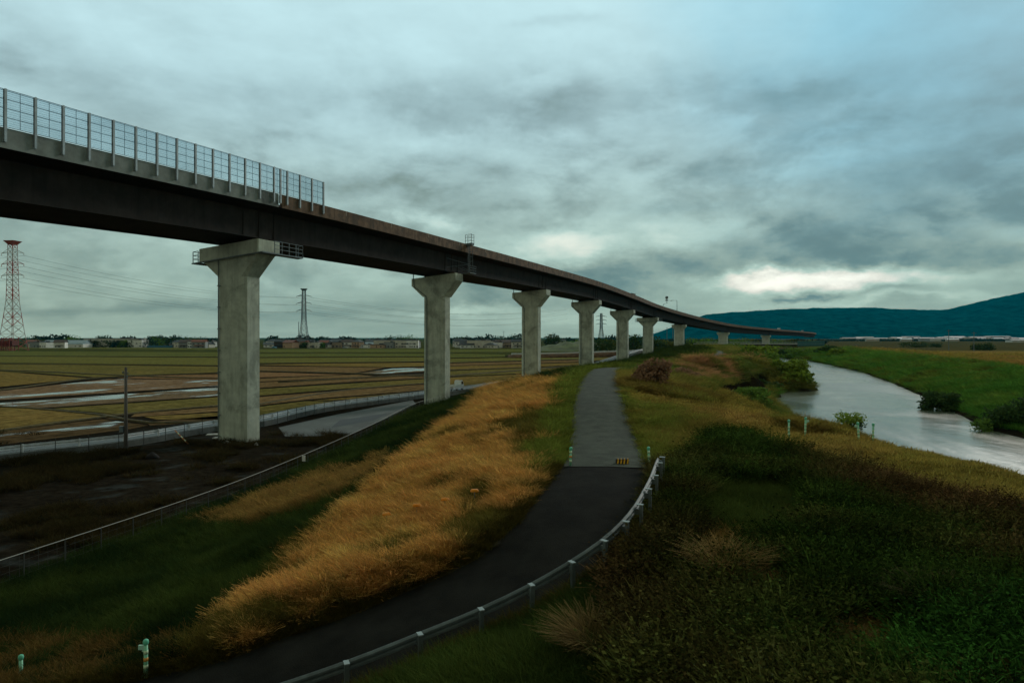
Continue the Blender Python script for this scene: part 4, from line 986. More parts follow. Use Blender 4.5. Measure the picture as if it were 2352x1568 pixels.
# dykes between the paddies
bank_m = mat('dyke_soil', (.072, .060, .022), .95, 0, .4, 1.5, .5)
DYKES = [[(-300, 1021), (0, 990), (270, 954), (552, 928)], [(-300, 928), (0, 934), (235, 954), (345, 972), (552, 968)], [(-300, 920), (0, 896), (230, 868), (552, 856)], [(-300, 850), (0, 851), (330, 865), (552, 871)], [(-300, 834), (552, 841)], [(-300, 817), (552, 820.5)], [(-300, 803), (355, 801)],
         [(550, 937), (790, 897), (1008, 878)], [(550, 851.5), (815, 858.5), (1008, 867)], [(550, 838), (1008, 830)], [(550, 821), (1008, 819)], [(1004, 867), (1350, 838)], [(1004, 834), (1350, 825)], [(550, 810), (1226, 810)], [(1004, 852), (1226, 844)], [(640, 879), (1008, 859)]]
for dn, pl in enumerate(DYKES):
    ln = spline([P(x, y, z0) for x, y in pl], 6.); k = 1. if ln[:, 1].mean() < 170 else 1.5
    L_, R_ = side(ln, .42*k), side(ln, -.42*k); A_, B_ = side(ln, .18*k), side(ln, -.18*k); mb = MB()
    jz = fbm(ln[:, 0]*.3, ln[:, 1]*.3, 5)*.2
    mb.loft([[(*r_[:2], -.02), (*b_[:2], .20*k+j*.7), (*a_[:2], .20*k+j*.7), (*l_[:2], -.02)] for l_, a_, b_, r_, j in zip(L_, A_, B_, R_, jz)])
    tag(mb.build('field_dyke', bank_m, None, True), kind='structure')
# ------------------------------------------------------------------ foliage builders
def leaf_mat(name, c, var=.35, trans=.25):
    m = bpy.data.materials.new(name); m.use_nodes = True; t = NT(m.node_tree); b = t.n['Principled BSDF']
    a = t.node('ShaderNodeAttribute', attribute_name='tone').outputs['Fac']
    f = t.sstep(a, 0, 1, 1-var, 1+var)
    cc = t.mix(1., c, t.xyz(f, f, f), 'MULTIPLY'); t.l.new(cc, b.inputs['Base Color']); b.inputs['Roughness'].default_value = .8; b.inputs['Specular IOR Level'].default_value = .02
    if trans:
        tl_ = t.node('ShaderNodeBsdfTranslucent'); t.l.new(cc, tl_.inputs[0]); mx = t.node('ShaderNodeMixShader'); mx.inputs[0].default_value = trans
        t.l.new(b.outputs[0], mx.inputs[1]); t.l.new(tl_.outputs[0], mx.inputs[2]); t.l.new(mx.outputs[0], t.n['Material Output'].inputs[0])
    return m
def crown_mesh(name, blobs, n, size, m, seed, parent=None, elong=1.5, shell=.55):
    r = np.random.default_rng(seed); blobs = np.array(blobs, float)
    vol = (blobs[:, 3]*blobs[:, 4]*blobs[:, 5])**.67; pick = r.choice(len(blobs), n, p=vol/vol.sum()); B = blobs[pick]
    d = r.normal(size=(n, 3)); d /= np.linalg.norm(d, axis=1)[:, None]
    # sub-clumps: pull directions toward clump centres, keep gaps
    rad = (shell+(1-shell)*r.random(n)**.5)*(1+.22*np.sin(d[:, 0]*5+B[:, 0]*3)*np.sin(d[:, 1]*6+B[:, 1])+.15*np.sin(d[:, 2]*9+pick))
    c = B[:, :3]+d*rad[:, None]*B[:, 3:6]
    u = r.normal(size=(n, 3)); u /= np.linalg.norm(u, axis=1)[:, None]; v = np.cross(u, d+.4*r.normal(size=(n, 3))); v /= np.linalg.norm(v, axis=1)[:, None]+1e-9
    s = size*(.6+.8*r.random(n))[:, None]; u = u*s*elong*.5; v = v*s*.5
    V = np.stack([c-u, c-v*.9, c+u, c+v*.9], 1).reshape(-1, 3)
    V[:, 2] = np.maximum(V[:, 2], .02)
    tone = np.repeat(r.random(n)*.6+.4*(np.sin(c[:, 0]*1.3+seed)*np.sin(c[:, 1]*1.7)*.5+.5), 4)
    o = fast_mesh(name, V, np.arange(4*n).reshape(-1, 4), m, {'tone': ('FLOAT', tone)})
    if parent: o.parent = parent
    return o
bark = mat('bark', (.055, .042, .032), .9, 0, .3, 3.)
L_dark = leaf_mat('leaves_dark_green', (.042, .080, .024)); L_mid = leaf_mat('leaves_mid_green', (.11, .20, .036)); L_wil = leaf_mat('leaves_willow_green', (.17, .25, .034)); L_oliv = leaf_mat('leaves_olive', (.115, .130, .030)); L_red = leaf_mat('dry_stems_reddish', (.26, .155, .09)); L_brown = leaf_mat('dry_stems_brown', (.17, .125, .055))
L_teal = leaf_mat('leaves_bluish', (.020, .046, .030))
def tree(x, y, h, w_, label, m, cat='tree', name='tree', group=None, n=500, size=.5, seed=0, z=None, low=.15, trunk=True, lobes=7, flat=1.):
    z = (gh(x, y) if y < 500 else 0.) if z is None else z
    r = tag(empty(name, (x, y, z)), label, cat, group); q = np.random.default_rng(seed+int(abs(x)*7+y))
    bl = [(0, 0, h*(.5+low*.5), w_*.30, w_*.30, h*(1-low)*.38)]
    for k in range(lobes if low > .06 else lobes+6):
        a = k*2.4+q.random()*.8; rr_ = w_*.5*q.uniform(.35, .68); hz_ = h*(low+(1-low)*q.uniform(.22, .82)); s = w_*q.uniform(.16, .27)
        if k >= lobes: hz_ = h*.16; rr_ = w_*.5*q.uniform(.55, .85); s = w_*q.uniform(.14, .2)
        bl.append((math.cos(a)*rr_, math.sin(a)*rr_*flat, hz_, s, s, min(s*.8, h*.24)))
    if trunk:
        mb = MB(); lean = q.uniform(-.05, .05, 2)*h
        mb.tube([(0, 0, -.3), (lean[0]*.4, lean[1]*.4, h*.3), (lean[0], lean[1], h*.7)], [max(.05, h*.03), h*.022, h*.008], 6)
        for k in range(1, min(5, len(bl))):
            b_ = bl[k]; mb.tube([(lean[0]*.5, lean[1]*.5, h*.3), ((b_[0]+lean[0])*.5, b_[1]*.5, h*.3*.5+b_[2]*.5), (b_[0], b_[1], b_[2])], [h*.014, h*.009, h*.004], 5)
        mb.build('trunk', bark, r)
    crown_mesh('crown', bl, n, size, m, seed+5, r)
    return r
BU = 'willow bushes on the left river bank'
tree(54.5, 133, 5.6, 8.8, 'round willow bush overhanging the water, nearest in the thicket', L_wil, 'bush', 'willow_bush', BU, 5200, .42, 1, .5, .02)
tree(50.5, 141, 7.4, 8.5, 'taller willow bush at the back of the bank thicket', L_mid, 'bush', 'willow_bush', BU, 4200, .42, 2, .8, .05)
tree(58.6, 141, 6.6, 4.6, 'thin loose willow at the right tip of the thicket, water showing through', L_wil, 'bush', 'willow_bush', BU, 700, .36, 3, .5, .1)
tree(57, 158, 8.0, 9.5, 'bright willow bush behind the thicket, below the low bridge', L_wil, 'bush', 'willow_bush', BU, 3600, .5, 4, 1., .05)
tree(44.5, 123, 2.6, 7.5, 'low dark scrub at the left foot of the willow thicket', L_dark, 'bush', 'scrub', None, 1800, .34, 8, .7, .0, False)
p = P(1715, 912, 6.6); tree(p[0]-.3, p[1]-2, 1.5, 5.0, 'leafy green scrub at the top of the eroded bank', L_mid, 'bush', 'scrub', None, 1800, .24, 9, None, .0, False)
tree(59.2, 94.5, 2.7, 5.2, 'small round bush standing in the water by the far bank', L_dark, 'bush', 'riverside_bush', None, 2600, .28, 10, .5, .0)
tree(55.3, 74.0, 3.8, 6.6, 'large dark bush at the right frame edge over the water', L_dark, 'bush', 'riverside_bush', None, 4200, .26, 11, .55, .0)
tree(50.6, 73.5, 1.4, 2.2, 'small pale sprig of shrub left of the large dark riverside bush', L_mid, 'bush', 'riverside_bush', None, 350, .2, 12, .5, .0)
p = P(1945, 995, 5.35); tree(p[0]+.9, p[1]+1.6, 1.25, 2.3, 'leafy sapling clump between the marker posts on the river brink', L_wil, 'bush', 'sapling_clump', None, 1100, .085, 13, None, .1)
p = P(1985, 1000, 5.35); tree(p[0]+.6, p[1]+2.2, .95, 1.2, 'little dark shrub between the two right marker posts', L_dark, 'bush', 'sapling_clump', None, 300, .11, 14, None, .1)
p = P(1497, 882, 3.95); tree(p[0], p[1], 2.5, 3.1, 'reddish brown stand of dry reeds right of the path bend', L_red, 'reeds', 'dry_reeds', None, 2600, .20, 15, None, .0, False)
p = P(1570, 868, 4.3); tree(p[0], p[1], 1.2, 3.8, 'low pinkish dry reeds on the bank slope behind the red reeds', L_red, 'reeds', 'dry_reeds', None, 1400, .22, 16, None, .0, False)
for i, (x, y, h, w_, lb) in enumerate(((57, 168, 1.7, 8.5, 'brown dry thicket on the levee, left one of three before the low bridge'), (63, 176, 2.0, 8.5, 'brown dry thicket on the levee, tallest of three before the low bridge'), (66, 166, 1.5, 7.5, 'brown dry thicket on the levee, right one of three before the low bridge'))):
    tree(x, y, h, w_, lb, L_brown if i != 2 else L_oliv, 'thicket', 'dry_thicket', 'brown thickets before the low bridge', 2600, .34, 17+i, None, .0, False)
for i, (px, y, h, w_, lb, mt_) in enumerate(((1685, 300, 3.5, 14, 'low green scrub on the bank below the left end of the low bridge', L_mid), (1925, 285, 3.2, 9, 'round pale scrub on the far bank below the blue railing', L_wil), (1905, 310, 3.5, 12, 'dark scrub on the far bank under the low bridge end', L_dark), (1840, 320, 4, 14, 'broad green scrub at the far water edge under the low bridge', L_mid), (1790, 345, 4, 14, 'dark scrub behind the bridge leg in the river', L_dark))):
    X_ = (px-HX)/F*y; tree(X_, y, h, w_, lb, mt_, 'bush', 'bank_scrub', None, 1400, .55, 30+i, None, .0, False)
# bushes on the levee round the shorter piers, each one seen between piers
for i, (px, y, h, w_, lb, mt_) in enumerate(((1385, 430, 9, 17, 'dark green bush between the fourth and fifth piers', L_dark), (1400, 470, 8, 16, 'olive bush right behind the fifth pier', L_oliv), (1452, 440, 11, 16, 'dark tree between the fifth and sixth piers', L_dark), (1505, 430, 10, 15, 'dark round bush just right of the sixth pier', L_dark), (1528, 460, 7, 15, 'pale bush left of the seventh pier', L_oliv),
    (1588, 405, 5.5, 10, 'dark small bush right of the seventh pier foot', L_dark), (1610, 520, 9, 22, 'broad green bush behind the low bridge, first from the seventh pier', L_mid), (1640, 540, 9, 22, 'broad green bush behind the low bridge, left of the eighth pier', L_mid), (1695, 560, 9, 24, 'broad green bush behind the low bridge, right of the eighth pier', L_mid), (1728, 580, 9, 24, 'broad olive bush behind the low bridge, left of the ninth pier', L_oliv), (1785, 600, 8, 24, 'broad green bush behind the low bridge, right of the ninth pier', L_mid), (1822, 640, 8, 26, 'olive bush behind the left end of the blue railing', L_oliv), (1868, 680, 7, 26, 'low green bush behind the right end of the blue railing', L_mid))):
    tree((px-HX)/F*y, y, h, w_, lb, mt_, 'bush', 'levee_bush', 'bushes on the levee round the far piers', 800, .9, 50+i, 2. if y < 500 else 1.5, .0)
for i, (px, py, y, h, w_, lb) in enumerate(((2088, 0, 560, 5, 16, 'dark hedge-like bush on the far brown field, leftmost'), (2113, 0, 560, 5.5, 17, 'dark hedge-like bush on the far brown field, middle of the clump'), (2150, 0, 570, 4, 11, 'smaller dark bush right of the hedge clump on the far field'), (2244, 0, 440, 5, 7, 'thin dark bush beside the right field pole'), (2268, 0, 430, 5, 9, 'round dark bush near the right edge of the far field'))):
    tree((px-HX)/F*y, y, h, w_, lb, L_dark, 'bush', 'field_bush', 'dark bushes on the far field', 700, .6, 80+i, 2.4, .0)

# ------------------------------------------------------------------ town beyond the paddies
WALLS = [('cream', (.56, .54, .45)), ('white', (.72, .73, .68)), ('tan', (.30, .24, .17)), ('grey', (.26, .28, .27)), ('dark brown', (.07, .055, .045)), ('peach', (.44, .30, .19))]
ROOFS = [('dark grey', (.045, .052, .055)), ('slate', (.085, .10, .105)), ('brown', (.08, .058, .045)), ('blue grey', (.30, .40, .44)), ('rust red', (.22, .085, .05))]
WM = {n: mat('house_wall_'+n.replace(' ', '_'), c, .85, 0, .12, .4, streak=.2) for n, c in WALLS}; RM = {n: mat('house_roof_'+n.replace(' ', '_'), c, .6, 0, .15, .5) for n, c in ROOFS}
win_m = mat('window_dark', (.025, .032, .036), .15, spec=.6); eave_m = mat('eave_shadowless', (.16, .15, .13), .8)
def house(x, y, rz, L, W, h, roof, wn, rn, label, group='houses beyond the paddies', name='house', z=0., cat='house', nwin=3):
    r = tag(empty(name, (x, y, z), rz), label, cat, group); rg = random.Random(int(x*13+y))
    mb = MB(); mb.box((0, 0, h/2-.1), (L, W, h+.2)); mb.build('wall', WM[wn], r)
    e = .6; mb = MB(); a, b_ = L/2+e, W/2+e; rh = W*.28
    if roof == 'gable':
        for s in (-1, 1): mb.hexa([(-a, s*b_, h-.1), (a, s*b_, h-.1), (a, 0, h+rh), (-a, 0, h+rh), (-a, s*b_, h+.12), (a, s*b_, h+.12), (a, 0, h+rh+.22), (-a, 0, h+rh+.22)])
        for s in (-1, 1): mb.face([(s*L/2, -W/2, h), (s*L/2, W/2, h), (s*L/2, 0, h+rh*.98)])
    elif roof == 'hip':
        k = max(.1, L/2-W*.42); mb.loft([[(-a, -b_, h), (a, -b_, h), (a, b_, h), (-a, b_, h)], [(-a, -b_, h+.2), (a, -b_, h+.2), (a, b_, h+.2), (-a, b_, h+.2)], [(-k, -.05, h+rh), (k, -.05, h+rh), (k, .05, h+rh), (-k, .05, h+rh)]])
    else:
        mb.box((0, 0, h+.25), (L+.3, W+.3, .5)); mb.box((L*.2, 0, h+1.0), (L*.18, W*.4, 1.1))
    mb.build('roof', RM[rn], r)
    for fl_ in range(max(1, int(h//2.9))):
        for k in range(nwin):
            if rg.random() < .2: continue
            cxw = -L/2+L*(k+.5)/nwin+rg.uniform(-.3, .3); mb = MB(); mb.box((cxw, -W/2-.02, 1.5+fl_*2.8), (rg.choice((1.1, 1.7, 2.2)), .08, rg.choice((1.0, 1.3)))); mb.build('window', win_m, r)
    if h > 4.5 and roof != 'flat' and rg.random() < .6:   # lean-to
        mb = MB(); mb.hexa([(-L*.3, -W/2-1.6, 2.4), (L*.4, -W/2-1.6, 2.4), (L*.4, -W/2-.03, 2.9), (-L*.3, -W/2-.03, 2.9), (-L*.3, -W/2-1.6, 2.5), (L*.4, -W/2-1.6, 2.5), (L*.4, -W/2-.03, 3.05), (-L*.3, -W/2-.03, 3.05)]); mb.build('porch_roof', RM[rn], r)
    return r
NTH = ['first', 'second', 'third', 'fourth', 'fifth', 'sixth', 'seventh', 'eighth', 'ninth', 'tenth', 'eleventh', 'twelfth', 'thirteenth', 'fourteenth', 'fifteenth', 'sixteenth', 'seventeenth', 'eighteenth', 'nineteenth', 'twentieth']
def nth(i): return NTH[i] if i < 20 else 'last'
hr = random.Random(5)
GAPS = [(70, 150, 'left of the cream school', 3, ()), (400, 488, 'just left of the nearest pier', 5, ()), (612, 960, 'between nearest and second piers', 14, (650, 690)), (1046, 1195, 'between second and third piers', 8, ()), (1258, 1322, 'between third and fourth piers', 2, ())]
for x0, x1, where, cnt, skip in GAPS:
    for row, (yy, lab) in enumerate(((705, 'front row'), (775, 'middle row'), (860, 'back row'))):
        c = cnt if row < 2 else int(cnt*.9)
        if x0 > 1250 and row == 0: continue
        for k in range(c):
            px = x0+(x1-x0)*(k+.5)/c+hr.uniform(-4, 4); wn = hr.choices([w_[0] for w_ in WALLS], (4, 4, 2, 3, 2, .5))[0]; rn = hr.choices([q[0] for q in ROOFS], (6, 4, 3, 1.2, .8))[0]; rf = hr.choice(('gable', 'gable', 'hip', 'hip', 'flat' if row < 2 else 'hip'))
            L = hr.uniform(9, 15); W = hr.uniform(7.5, 10); h = hr.choice((3.2, 5.6, 5.8, 6.2)); y = yy+hr.uniform(-18, 18); rz_ = hr.uniform(-.5, .3)
            if skip and row == 0 and skip[0] < px < skip[1]: continue
            st = 'single storey' if h < 4 else 'two storey'
            house((px-HX)/F*y, y, rz_, L, W, h, rf, wn, rn, f'{wn} house, {rn} {rf} roof, {nth(k)} in {lab} {where}')
y = 690; house((668-HX)/F*y, y, -.5, 13, 9, 5.4, 'gable', 'peach', 'rust red', 'peach walled house with an orange red gable roof right of the nearest pier')
house((745-HX)/F*700, 700, .1, 8, 7, 5.5, 'gable', 'tan', 'rust red', 'tan house with a small rust roof left of the grey pylon')
for i, (px, L, lb) in enumerate(((885, 22, 'pale plain apartment block with flat roof, left of two beside the second pier'), (925, 14, 'pale plain block with flat roof nearer the second pier'), (1100, 24, 'long pale flat roofed block right of the second pier'), (948, 12, 'narrow white block touching the second pier in view'))):
    house((px-HX)/F*693, 693, .05, L, 10, 7.6, 'flat', 'cream' if i != 3 else 'white', 'slate', lb, None, 'apartment_block', 0., 'block', 5)
# school and sheds on the left
house((265-HX)/F*742, 742, -.02, 62, 12, 9.2, 'flat', 'cream', 'slate', 'long cream school building behind round trees at the far side of the paddies', None, 'school_building', 0., 'building', 14)
house((318-HX)/F*735, 735, -.02, 15, 14, 8.0, 'flat', 'white', 'slate', 'pale end block of the school with balcony bands', None, 'school_building', 0., 'building', 4)
house((155-HX)/F*725, 725, -.1, 46, 14, 3.8, 'gable', 'white', 'blue grey', 'long low hall with a pale blue roof left of the school', None, 'hall', 0., 'building', 8)
house((100-HX)/F*730, 730, .05, 26, 9, 4.2, 'hip', 'cream', 'slate', 'low cream sheds right of the red steel frame', None, 'shed', 0., 'building', 5)
house((430-HX)/F*716, 716, .0, 32, 7, 3.0, 'flat', 'grey', 'dark grey', 'low dark open shed in front of the trees left of the pier', None, 'shed', 0., 'building', 6)
mb = MB(); X0, X1 = (338-HX)/F*712, (396-HX)/F*712
mb.box(((X0+X1)/2, 712, 1.1), (X1-X0, .25, 2.2)); 
for x in np.arange(X0, X1, 2.5): mb.box((x, 711.8, 1.2), (.12, .2, 2.5))
tag(mb.build('blue_fence', mat('fence_blue', (.05, .16, .24), .6)), 'blue panel fence at the foot of the far trees', 'fence')
sedan(((630-HX)/F*676, 676, 0), .1, 'pale blue van-like car parked before the orange roofed house', blue_p, H=1.9, L=4.6)
for px, lb, pt in ((830, 'white car parked at the field edge before the dark houses', white), (792, 'grey car by the houses under the grey pylon', grey_p), (1253-70, 'white car among the houses left of the third pier', white)):
    sedan(((px-HX)/F*684, 684, 0), .15, lb, pt)
van(((1280-HX)/F*560, 560, 0), .05, 'small white caravan-like hut on the green rise right of the third pier', white, 10, 3.4, 3)
# trees of the town
TT = [(95, 740, 9, 12), (130, 760, 8, 14), (186, 735, 8, 13), (198, 738, 9, 12), (213, 736, 8.5, 12), (228, 737, 9, 13), (252, 728, 7.5, 12), (268, 729, 8, 12), (282, 728, 8, 11), (298, 730, 8.5, 12), (240, 800, 14, 22), (165, 790, 13, 24), (62, 800, 13, 22), (345, 735, 11, 18), (362, 750, 12, 20), (383, 760, 13, 22), (405, 770, 15, 26), (428, 765, 13, 22), (450, 760, 13, 22), (472, 770, 12, 20), (640, 860, 11, 20), (700, 690, 6, 10), (722, 692, 7, 11), (738, 694, 6, 10), (870, 690, 6, 9), (905, 870, 14, 28), (940, 880, 15, 30), (1055, 880, 13, 24), (1140, 830, 13, 20), (1110, 695, 5, 8), (1170, 880, 15, 34), (1190, 870, 14, 26), (1312, 720, 8, 20)]
for i, (px, y, h, w_) in enumerate(TT):
    where = 'left of the nearest pier' if px < 490 else 'between the nearest and second piers' if px < 965 else 'between the second and third piers' if px < 1200 else 'right of the third pier'
    k = sum(1 for q in TT if q[0] < px and (('left of the nearest pier' if q[0] < 490 else 'between the nearest and second piers' if q[0] < 965 else 'between the second and third piers' if q[0] < 1200 else 'right of the third pier') == where))
    tree((px-HX)/F*y, y, h, w_, f'{"tall" if h > 11 else "low"} dark tree among far houses, {nth(k)} from left {where.replace("between the", "between").replace("and third", "and third")}', (L_dark, L_teal, L_mid)[i % 3 if i % 5 else 0], 'tree', 'town_tree', 'trees among the far houses', 420, 1.0, 100+i, 0., .05)
tree((1272-HX)/F*640, 640, 15.5, 17, 'large round dark tree standing alone on the rise right of the third pier', L_dark, 'tree', 'round_tree', None, 1800, .8, 99, 0., .02)
tree((1300-HX)/F*650, 650, 8, 16, 'low dark tree right of the large round tree', L_dark, 'tree', 'round_tree', None, 700, .8, 98, 0., .02)
# green rise behind the third and fourth piers
mb = MB(); N = 26; rings = []
for j in range(9):
    v = j/8; rings.append([((1235-HX)/F*560+(i/(N-1))*75, 530+v*90, 7.0*math.sin(math.pi*v)*math.sin(math.pi*min(1, .08+i/(N-1)*.9))*(1+.2*math.sin(i*1.3+j))-.05) for i in range(N)])
mb.loft(rings, 0, False); tag(mb.build('green_rise', mat('rise_grass', (.060, .085, .020), .95, 0, .5, .12), None, True), kind='structure')
# far wood as one mass behind the town and along the right plain
def wood(name, label, segs, m, seed, n, size, kind='stuff'):
    bl = []; q = np.random.default_rng(seed)
    for (x0, x1, y, h) in segs:
        k = max(3, int((x1-x0)/F*y/18))
        for i in range(k):
            px = x0+(x1-x0)*(i+q.random())/k; hh_ = h*q.uniform(.55, 1.1); yy = y+q.uniform(-30, 30); bl.append(((px-HX)/F*yy, yy, hh_*.5, q.uniform(9, 18), 10, hh_*.55))
    o = crown_mesh(name, bl, n, size, m, seed); return tag(o, label, 'wood', kind=kind)
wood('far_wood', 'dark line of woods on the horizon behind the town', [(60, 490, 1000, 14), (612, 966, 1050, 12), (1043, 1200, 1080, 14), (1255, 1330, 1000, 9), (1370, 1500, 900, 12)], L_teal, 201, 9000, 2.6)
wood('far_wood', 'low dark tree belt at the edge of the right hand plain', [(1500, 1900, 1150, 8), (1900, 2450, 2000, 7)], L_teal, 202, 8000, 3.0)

# ------------------------------------------------------------------ factories below the mountain
IW = [mat('factory_white', (.52, .52, .47), .7, 0, .1, .1), mat('factory_grey', (.30, .33, .34), .7, 0, .1, .1), mat('factory_cream', (.44, .40, .33), .7, 0, .1, .1), mat('factory_teal', (.12, .24, .26), .6)]; fr = random.Random(3)
ID = [(1955, 44, 9, 2, 'long cream'), (2003, 26, 7, 1, 'low grey'), (2025, 40, 8, 0, 'white'), (2062, 38, 10, 0, 'tall white'), (2085, 20, 7, 2, 'small cream'), (2132, 44, 9, 3, 'teal roofed'), (2150, 22, 8, 0, 'plain white'), (2178, 50, 11, 0, 'stepped white'), (2200, 40, 12, 2, 'tall cream'), (2225, 30, 9, 0, 'short white'), (2242, 40, 12, 2, 'broad cream'), (2258, 26, 10, 0, 'pale'), (2295, 36, 8, 0, 'round roofed white'), (2330, 44, 7, 1, 'grey'), (2365, 60, 8, 1, 'wide grey'), (2410, 50, 8, 0, 'long white'), (2350, 40, 5, 0, 'near low white'), (2190, 60, 15, 1, 'rear grey'), (2290, 70, 16, 1, 'rear wide grey'), (2090, 60, 14, 1, 'rear pale grey'), (1985, 50, 12, 0, 'rear white'), (2400, 80, 17, 1, 'rear hillside grey')]
for i, (px, L, h, mi, nm) in enumerate(ID):
    y = (2300+fr.uniform(-80, 80)) if not nm.startswith('rear') else 3100+fr.uniform(-100, 100); L *= 1.45; h *= .95
    if nm.startswith('near'): y = 1500
    r = tag(empty('factory', ((px-HX)/F*y, y, 0), fr.uniform(-.2, .1)), f'{nm} factory at the mountain foot, {nth(sum(1 for q in ID if q[0] < px))} from the left'.replace('last', 'near the right edge'), 'factory', 'factories below the mountain')
    W = fr.uniform(18, 30); mb = MB(); mb.box((0, 0, h/2), (L, W, h)); mb.build('wall', IW[mi if mi != 3 else 0], r)
    mb = MB(); mb.hexa([(-L/2-.5, -W/2-.5, h), (L/2+.5, -W/2-.5, h), (L/2+.5, 0, h+1.5), (-L/2-.5, 0, h+1.5), (-L/2-.5, -W/2-.5, h+.6), (L/2+.5, -W/2-.5, h+.6), (L/2+.5, 0, h+2.2), (-L/2-.5, 0, h+2.2)]); mb.hexa([(-L/2-.5, 0, h+1.5), (L/2+.5, 0, h+1.5), (L/2+.5, W/2+.5, h), (-L/2-.5, W/2+.5, h), (-L/2-.5, 0, h+2.2), (L/2+.5, 0, h+2.2), (L/2+.5, W/2+.5, h+.6), (-L/2-.5, W/2+.5, h+.6)]); mb.build('roof', IW[3 if mi == 3 else fr.choice((0, 1, 1))], r)
    mb = MB(); d_ = fr.uniform(.25, .6); mb.box((fr.uniform(-.2, .2)*L, -W/2-.05, h*.33), (L*d_, .2, h*.5)); mb.build('loading_door', win_m, r)

for i in range(34):                # small works and houses strung along the far plain
    px = 1935+i*13.2+fr.uniform(-4, 4); y = 2000+fr.uniform(-60, 500); L = fr.uniform(14, 34); h = fr.uniform(5, 9); W = fr.uniform(10, 16); k = fr.randrange(3)
    r = tag(empty('workshop', ((px-HX)/F*y, y, 0), fr.uniform(-.3, .2)), f'tiny {("white", "grey", "cream")[k]} workshop on the far plain, {nth(i) if i < 20 else ("fifth" if i == 29 else nth(33-i))} from the {"left" if i < 20 else "right"} in its string', 'workshop', 'workshops on the far plain')
    mb = MB(); mb.box((0, 0, h/2), (L, W, h)); mb.build('wall', IW[k], r)
    mb = MB(); mb.loft([[(-L/2-.4, -W/2-.4, h), (L/2+.4, -W/2-.4, h), (L/2+.4, W/2+.4, h), (-L/2-.4, W/2+.4, h)], [(-L/2-.4, -.1, h+W*.2), (L/2+.4, -.1, h+W*.2), (L/2+.4, .1, h+W*.2), (-L/2-.4, .1, h+W*.2)]]); mb.build('roof', (RM['slate'], RM['dark grey'], IW[1], RM['blue grey'])[fr.randrange(4)], r)
# ------------------------------------------------------------------ mountains
RX = [-3000, 1000, 1300, 1430, 1480, 1510, 1545, 1585, 1620, 1680, 1750, 1830, 1900, 2000, 2060, 2130, 2180, 2230, 2290, 2352, 2500, 2800, 3600, 5200]
RY = [776, 776, 776, 775, 772, 763, 750, 735, 723, 716, 713, 708.5, 707, 705, 709, 712, 709, 698, 683, 671, 640, 590, 560, 560]
nth_ = 520; nd = 70; th = np.linspace((1330-HX)/F, (3600-HX)/F, nth_); YY = np.linspace(4800, 9500, nd)
TH, YM = np.meshgrid(th, YY); rid = np.interp(HX+F*TH, RX, RY); YR = 6600+500*np.sin(TH*3)
hmax = np.maximum((HY-rid), 0)/F*YR
d_ = (YM-YR)/np.where(YM < YR, YR-4800, 9500-YR); prof = np.clip(1-np.abs(d_)**1.25, 0, 1)
XM = TH*YM; rdg = np.abs(fbm(XM/420, YM/700, 301, 5))*2.2
MZ = hmax*prof*(1-.42*rdg*np.clip(1-prof, 0, 1)*1.6)+fbm(XM/120, YM/120, 311, 4)*hmax*.07+CAM*np.clip(prof*4, 0, 1)-2
i = (np.arange(nd-1)[:, None]*nth_+np.arange(nth_-1)[None]).ravel()
mm = mat('mountain_forest', (.002, .048, .054), .95, 0, .7, .011, spec=0., bump=.9, bscale=.02)
mm.node_tree.nodes['Bump'].inputs['Distance'].default_value = 18.
tag(fast_mesh('mountains', np.stack([XM, YM, MZ], 2).reshape(-1, 3), np.stack([i, i+1, i+nth_+1, i+nth_], 1), mm, smooth=True), kind='structure')
tb = mat('turbine_white', (.6, .62, .62), .5)
for q, px in enumerate((1722, 1744, 1788, 2010, 2185)):
    yr = 6600+500*math.sin((px-HX)/F*3); z = (HY-np.interp(px, RX, RY))/F*yr+CAM-6; r = tag(empty('wind_turbine', ((px-HX)/F*yr, yr, z)), f'tiny white wind turbine on the mountain ridge, {nth(q)} from the left', 'wind turbine', 'turbines on the ridge')
    mb = MB(); mb.tube([(0, 0, -4), (0, 0, 34)], [1.3, .8], 6); mb.build('tower', tb, r)
    for k in range(3): a = q+k*2.094; mb = MB(); mb.bar((0, -1.4, 34), (math.sin(a)*16, -1.4, 34+math.cos(a)*16), .9, .5); mb.build('blade', tb, r)

